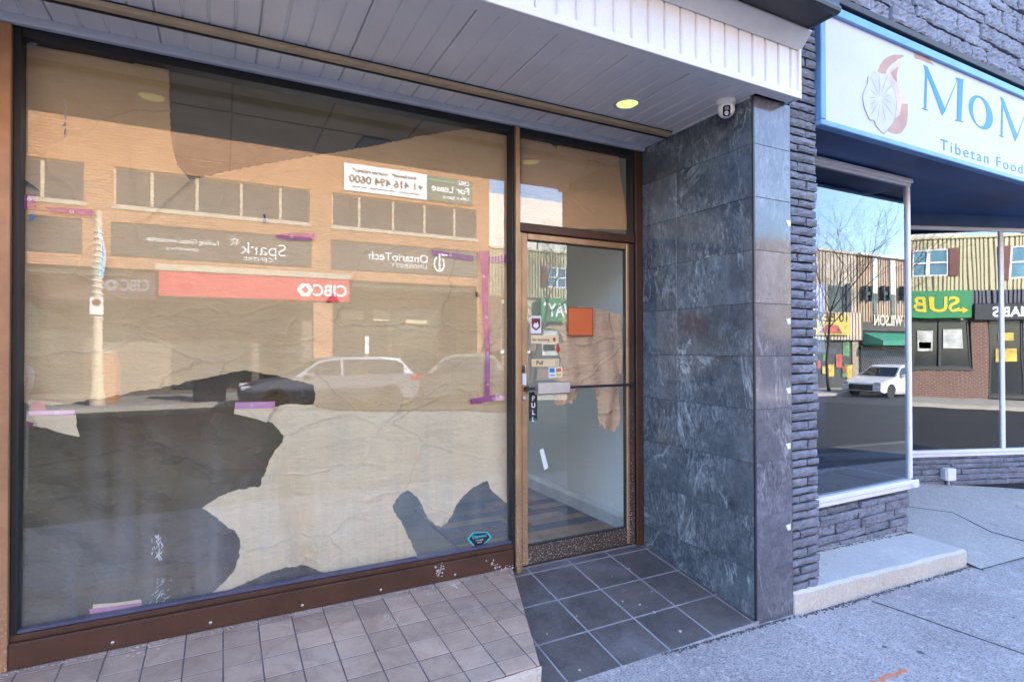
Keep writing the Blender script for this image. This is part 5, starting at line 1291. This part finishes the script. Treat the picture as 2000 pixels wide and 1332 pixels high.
# ------------------------------------------------------------------ bare street trees
m_bark = plain('bark', (.10, .08, .065), .9, .3, 9, .5, 30)
def bare_tree(x, y, h, seed, label, lean=(0, 0)):
    r = random.Random(seed); t = thing('bare_tree', label, 'tree', (x, y, gz(x)), 0, 'bare street trees along the far kerb')
    tb = MB(); cb = MB()
    def branch(p, d, L, rad, depth):
        n = 5; path = [p.copy()]; rr = [rad]
        for i in range(n):
            d = (d + Vector((r.gauss(0, .10), r.gauss(0, .10), r.gauss(.02, .07)))).normalized(); p = p + d*L/n; path.append(p.copy()); rr.append(rad*(1-.45*(i+1)/n))
            if depth < 5 and i >= (2 if depth == 0 else 0) and r.random() < (.95 if depth < 3 else .7):
                a = r.uniform(0, 2*PI); perp = d.orthogonal().normalized(); perp.rotate(Matrix.Rotation(a, 3, d)) if False else None
                perp = Matrix.Rotation(a, 3, d) @ perp
                nd = (d*r.uniform(.6, 1.0) + perp*r.uniform(.5, .95) + Vector((0, 0, .12))).normalized()
                branch(p.copy(), nd, L*r.uniform(.5, .78), rr[-1]*r.uniform(.45, .65), depth+1)
        (tb if depth == 0 else cb).tube(path, rr, 8 if depth == 0 else (5 if depth < 3 else 3), caps=True)
        if depth < 5: 
            for s_ in range(2): branch(p.copy(), (d+Vector((r.gauss(0, .4), r.gauss(0, .4), .1))).normalized(), L*.62, rr[-1]*.8, depth+1 if depth > 1 else depth+2)
    branch(Vector((0, 0, -.05)), Vector((lean[0], lean[1], 1)).normalized(), h*.5, .085, 0)
    tb.build('trunk', m_bark, t); cb.build('crown', m_bark, t); return t
bare_tree(10.55, -15.7, 6.6, 3, 'bare street tree in front of the yellow siding building')
bare_tree(27.6, -15.9, 8.6, 12, 'bare street tree in front of the beige building', (-.05, 0))

# ------------------------------------------------------------------ street furniture
lx0 = onY(191, 600, 15.6)[0]
lp = thing('lamp_post', 'tapered stone coloured lamp post wound with a string of lights', 'lamp post', (float(lx0), -15.5, gz(lx0)))
b = MB(); b.lathe([(.19, 0), (.19, .25), (.15, .35), (.13, .9), (.105, 2.4), (.09, 4.6), (.085, 5.3), (.001, 5.34)], (0, 0, 0), 14); b.build('pole', plain('lamp_stone', (.55, .46, .33), .7), lp, smooth=False)
pts = []
for k in range(220): a = k*.42; z = 2.35+k*.0112; pts.append((.125*math.cos(a), .125*math.sin(a), z))
b = MB(); b.tube(pts, .016, 5); b.build('light_string', m_whitetxt, lp)
zs_ = onY(191, 598, 15.6)[2]
psn = thing('no_parking_sign', 'small white no parking sign fixed on the stone coloured lamp post', 'sign', (float(lx0), -15.33, float(zs_)))
b = MB(); b.bbox(-.15, .15, 0, .012, -.24, .22, .004); b.build('plate', m_white, psn)
b = MB(); b.lathe([(.075, .012), (.075, .016), (.105, .016), (.105, .012)], (0, 0, .09), 24, 'y'); b.build('ring', m_red, psn)
text_mesh('P', .12, 'lettering', m_blacktxt, psn, (.035, .012, .03), RT, UP, thick=.004, bold=.03)
# parking sign on thin post
tx = onY(716, 670, 15.2); 
sp_ = thing('parking_sign', 'thin post with narrow white parking signs in front of the silver wagon', 'sign', (float(tx[0]), -15.1, gz(tx[0])))
b = MB(); b.tube([(0, 0, 0), (0, 0, 2.0)], .025, 8); b.build('post', m_steel, sp_)
b = MB(); b.bbox(-.07, .07, .026, .036, 1.42, 1.72, .004); b.bbox(-.07, .07, .026, .036, 1.74, 2.0, .004); b.build('plate', m_white, sp_)
# brick planter pier
qa = onY(172, 690, 16.6); qb = onY(231, 700, 16.6)
pp = thing('brick_planter', 'low brick planter wall behind the lamp post', 'planter', (float((qa[0]+qb[0])/2), -16.5, gz(qa[0])))
hw = (qb[0]-qa[0])/2; hp = qa[2]-gz(qa[0])
b = MB(); b.prism([(-hw, 0), (hw, 0), (hw, hp*.72), (hw*.75, hp), (-hw, hp)], 1, -.4, .4); b.build('wall', m_obrick, pp)
b = MB(); b.box(-hw-.04, hw*.72, -.44, .44, hp+.001, hp+.07); b.build('cap', m_stonesill, pp)
wx = onY(410, 760, 15.6)
wbn = thing('waste_bin', 'tall dark waste bin on the far pavement beside the silver wagon', 'bin', (float(wx[0]), -15.5, gz(wx[0])))
b = MB(); b.bbox(-.42, .42, -.35, .35, 0, 1.15, .04); b.build('body', m_black, wbn)
b = MB(); b.bbox(-.44, .44, -.37, .37, 1.151, 1.28, .05); b.bbox(-.25, .25, .345, .375, .80, 1.0, .01); b.build('lid', plain('bin_blue', (.02, .04, .09), .4), wbn)
# parking meter on our kerb
mx0 = onY(48, 745, 4.7)
pmx = thing('parking_meter', 'grey parking meter with a white head on the near kerb', 'parking meter', (float(mx0[0]), -4.6, gz(mx0[0])))
mz = mx0[2]-gz(mx0[0])
b = MB(); b.tube([(0, 0, 0), (0, 0, mz-.12)], .038, 12); b.build('post', m_trim_grey, pmx)
b = MB(); b.lathe([(.001, -.14), (.045, -.13), (.075, -.06), (.085, .02), (.085, .10), (.065, .15), (.03, .175), (.001, .18)], (0, 0, mz), 18); hd = b.build('head', m_camwhite, pmx, smooth=True)
b = MB(); b.bbox(-.05, .05, .072, .088, mz-.02, mz+.06, .004); b.build('display', m_black, hd)

# ------------------------------------------------------------------ cars
m_tyre = plain('tyre', (.02, .02, .022), .8); m_rim = plain('rim', (.45, .45, .47), .3, .05, metal=.8, bump=0)
m_carglass = plain('car_glass', (.02, .025, .03), .05, .1, bump=0)
def car(label, x, y, paint, L=4.6, Wd=1.8, H=1.47, group='cars by the far kerb', wagon=True):
    """front towards -x; local origin on the road at mid length"""
    t = thing('parked_car', label, 'car', (x, y, gz(x)-.13), 0, group)
    h = H/1.47; hl = L/2
    low = [(-hl, .34), (-hl-.0, .55), (-hl+.10, .68), (-hl+.45, .80), (-hl+1.15, .92), (-hl+1.45, .95), (hl-.55, .98), (hl-.10, .96), (hl-.01, .80), (hl, .55), (hl-.04, .34), (hl-.3, .26)]
    def arch(cx, n=9, r=.36): return [(cx+r*math.cos(PI*k/n), .30+r*math.sin(PI*k/n)) for k in range(n+1)]
    w1, w2 = -hl+.86, hl-.86
    prof = low + arch(w2) + arch(w1) + [(-hl+.3, .26)]
    b = MB(); ys = [(-Wd/2, .94), (-Wd/2+.05, 1), (0, 1.0), (Wd/2-.05, 1), (Wd/2, .94)]
    n = len(prof); vs = []; fs = []
    for yy, s_ in ys:
        for (px_, pz) in prof: vs.append((px_*(1 if s_ == 1 else .992), yy, (pz-.6)*(1 if s_ == 1 else .96)+.6 if pz > .6 else pz))
    for a in range(len(ys)-1):
        for i in range(n): j = (i+1) % n; fs.append((a*n+i, a*n+j, (a+1)*n+j, (a+1)*n+i))
    fs += [tuple(range(n)), tuple(range(len(vs)-1, len(vs)-1-n, -1))]
    b.add([(v[0], v[1], v[2]*h) for v in vs], fs); 
    # greenhouse
    zt = H; zb_ = .93*h; Wt = Wd*.38; Wb = Wd*.475
    rear = hl-.10 if wagon else hl-.8; rt = hl-.55 if wagon else hl-1.35
    sec = [(-hl+1.30, zb_, Wb), (-hl+1.95, zt-.09, Wt+.02), (-hl+2.35, zt-.01, Wt), (rt-.5, zt, Wt), (rt, zt-.05, Wt), (rear, zb_+.03, Wb)]
    def loft(mb, s, sh, zo=0):
        vs = []; 
        for (X, Z, Wl) in s: vs += [(X, -Wl*sh, Z+zo), (X, Wl*sh, Z+zo)]
        base = [(X, -Wb*sh, zb_-.05) for X, Z, Wl in s], [(X, Wb*sh, zb_-.05) for X, Z, Wl in s]
        k = len(s); v2 = vs + base[0] + base[1]; fs = []
        for i in range(k-1):
            fs.append((2*i, 2*i+2, 2*i+3, 2*i+1)); fs.append((2*i, 2*k+i, 2*k+i+1, 2*i+2)); fs.append((2*i+1, 2*i+3, 3*k+i+1, 3*k+i)); fs.append((2*k+i, 3*k+i, 3*k+i+1, 2*k+i+1))
        fs += [(0, 1, 3*k, 2*k), (2*k-2, 3*k-1, 4*k-1, 2*k-1)]
        mb.add(v2, fs)
    loft(b, sec, 1)
    bd = b.build('body', paint, t)
    g = MB()
    for s_ in (-1, 1):
        def P(X, u):      # point on side: u 0 bottom 1 top
            for (A, B) in zip(sec, sec[1:]):
                if A[0] <= X <= B[0]: f = (X-A[0])/(B[0]-A[0]); Z = A[1]+(B[1]-A[1])*f; Wl = A[2]+(B[2]-A[2])*f; break
            z0 = zb_+.03; z1 = Z-.07; zz_ = z0+(z1-z0)*u; ff = (zz_-(zb_-.05))/max(.01, Z-(zb_-.05)); return (X, s_*(Wb+(Wl-Wb)*ff+.006), zz_)
        xs_ = [sec[0][0]+.35, -hl+1.95, -hl+2.4, .15, .22, rt-.55, rt-.1, rear-.35]
        for (a, c) in ((xs_[0], xs_[1]), (xs_[1], xs_[2]), (xs_[2], xs_[3]), (xs_[4], xs_[5]), (xs_[5], xs_[6]), (xs_[6], xs_[7])):
            q = [P(a, 0), P(c, 0), P(c, 1), P(a, 1)]; g.hexa([(p[0], p[1]-s_*.02, p[2]) for p in q], q)
    for (A, B) in ((sec[0], sec[1]), (sec[5], sec[4])):
        dx_ = -.012 if A is sec[0] else .012
        q = [(A[0]+(B[0]-A[0])*.08+dx_, -A[2]*.9, A[1]+(B[1]-A[1])*.08+.01), (A[0]+(B[0]-A[0])*.08+dx_, A[2]*.9, A[1]+(B[1]-A[1])*.08+.01), (B[0]+(A[0]-B[0])*.08+dx_, B[2]*.92, B[1]+(A[1]-B[1])*.08+.01), (B[0]+(A[0]-B[0])*.08+dx_, -B[2]*.92, B[1]+(A[1]-B[1])*.08+.01)]
        g.hexa([(p[0]-dx_*2, p[1], p[2]-.02) for p in q], q)
    g.build('window', m_carglass, t)
    for X in (w1, w2):
        for s_ in (-1, 1):
            b = MB(); b.lathe([(.20, -.10), (.32, -.10), (.335, -.06), (.335, .06), (.32, .10), (.20, .10)], (X, s_*(Wd/2-.12), .33), 24, 'y'); wh = b.build('wheel', m_tyre, t)
            b = MB(); b.lathe([(.001, -.09), (.21, -.09), (.21, .09), (.001, .09)], (X, s_*(Wd/2-.12), .33), 10, 'y'); b.build('rim', m_rim, wh)
    for s_ in (-1, 1):
        b = MB(); b.bbox(-hl+.02, -hl+.34, s_*(Wd/2-.16)-.17, s_*(Wd/2-.16)+.155, .62*h, .74*h, .03); b.build('headlight', plain('headlight', (.6, .6, .62), .1, bump=0), t)
        b = MB(); b.bbox(hl-.30, hl+.012, s_*(Wd/2-.17)-.17, s_*(Wd/2-.17)+.172, .76*h, .93*h, .03); b.build('tail_light', plain('tail_light', (.45, .02, .02), .2, bump=0), t)
        b = MB(); b.bbox(-hl+1.62, -hl+1.80, s_*(Wd/2+.09)-.09, s_*(Wd/2+.09)+.07, .93*h, 1.06*h, .03); b.build('mirror', paint, t)
    b = MB(); b.bbox(-hl-.015, -hl+.06, -.55, .55, .38, .62*h, .02); b.build('grille', m_black, t)
    return t
m_silver = plain('silver_paint', (.17, .19, .24), .38, .03, 3, 0, metal=.3)
m_carwhite = plain('white_car_paint', (.72, .74, .78), .2, .03, 3, 0)
m_cardark = plain('dark_car_paint', (.04, .045, .05), .5, .05, 3, 0, metal=.2)
car('silver wagon passing in the middle of the street', 2.75, -13.4, m_silver, L=4.75, H=1.45)
car('dark hatchback behind the silver wagon', 6.35, -14.0, m_cardark, L=4.2, H=1.62)
cl_ = onY(1683, 740, 12.8)[0]
car('white hatchback parked below the green awning', float(cl_)+2.3, -13.95, m_carwhite, L=4.6, H=1.55)

# ------------------------------------------------------------------ grime: gum spots, debris and dust where pavement meets the walls
rg = random.Random(77)
def spots(name, n, xr, yr, zf, rr_, mat, seed, lab, cat, el=1.0, hh=.0016):
    r = random.Random(seed); b = MB()
    for k in range(n):
        x = r.uniform(*xr); y = r.uniform(*yr) if not callable(yr) else yr(x, r); ra = r.uniform(*rr_); m = 8; a0 = r.uniform(0, 6)
        P = [(x+ra*r.uniform(.7, 1.1)*math.cos(a0+2*PI*i/m)*el, y+ra*r.uniform(.7, 1.1)*math.sin(a0+2*PI*i/m)) for i in range(m)]
        b.add([(p, q, zf(p, q)+hh) for p, q in P]+[(p, q, zf(p, q)-.003) for p, q in P], [tuple(range(m))]+[(i, (i+1) % m, (i+1) % m+m, i+m) for i in range(m)])
    o = b.build(name, mat); tag(o, lab, cat, kind='stuff'); return o
spots('gum_spots', 110, (-2.5, 9), (-4.1, -1.12), lambda x, y: gz(x), (.006, .020), plain('old_gum', (.12, .12, .13), .8), 1, 'old dark gum spots scattered over the pavement', 'gum')
spots('gum_spots', 11, (1.5, 2.68), (-.95, -.06), lambda x, y: rampz(y), (.003, .012), m_guano, 2, 'pale gum spots on the black entrance tiles', 'gum')
spots('debris', 240, (2.0, 3.05), lambda x, r: -.99-abs(r.gauss(0, .012)), lambda x, y: gz(x), (.002, .007), plain('grit_dark', (.10, .085, .075), .95), 3, 'dark grit along the foot of the pier', 'debris', hh=.003)
spots('debris', 420, (3.06, 5.05), lambda x, r: -1.005-abs(r.gauss(0, .014)), lambda x, y: gz(x), (.002, .008), plain('grit_dark', (.10, .085, .075), .95), 4, 'dark grit along the foot of the concrete step', 'debris', hh=.003)
spots('debris', 300, (3.35, 5.1), lambda x, r: -.565-abs(r.gauss(0, .012)), lambda x, y: stepz(x)+.005, (.002, .007), plain('grit_brown', (.16, .10, .06), .95), 5, 'brown grit along the foot of the stone window base', 'debris', hh=.003)
spots('debris', 380, (-.85, 1.62), lambda x, r: -.034-abs(r.gauss(0, .012)), lambda x, y: ledgez(y), (.0015, .006), plain('grit_pale', (.45, .38, .36), .95), 6, 'pale grit and dust along the foot of the brown sill', 'debris', hh=.0025)
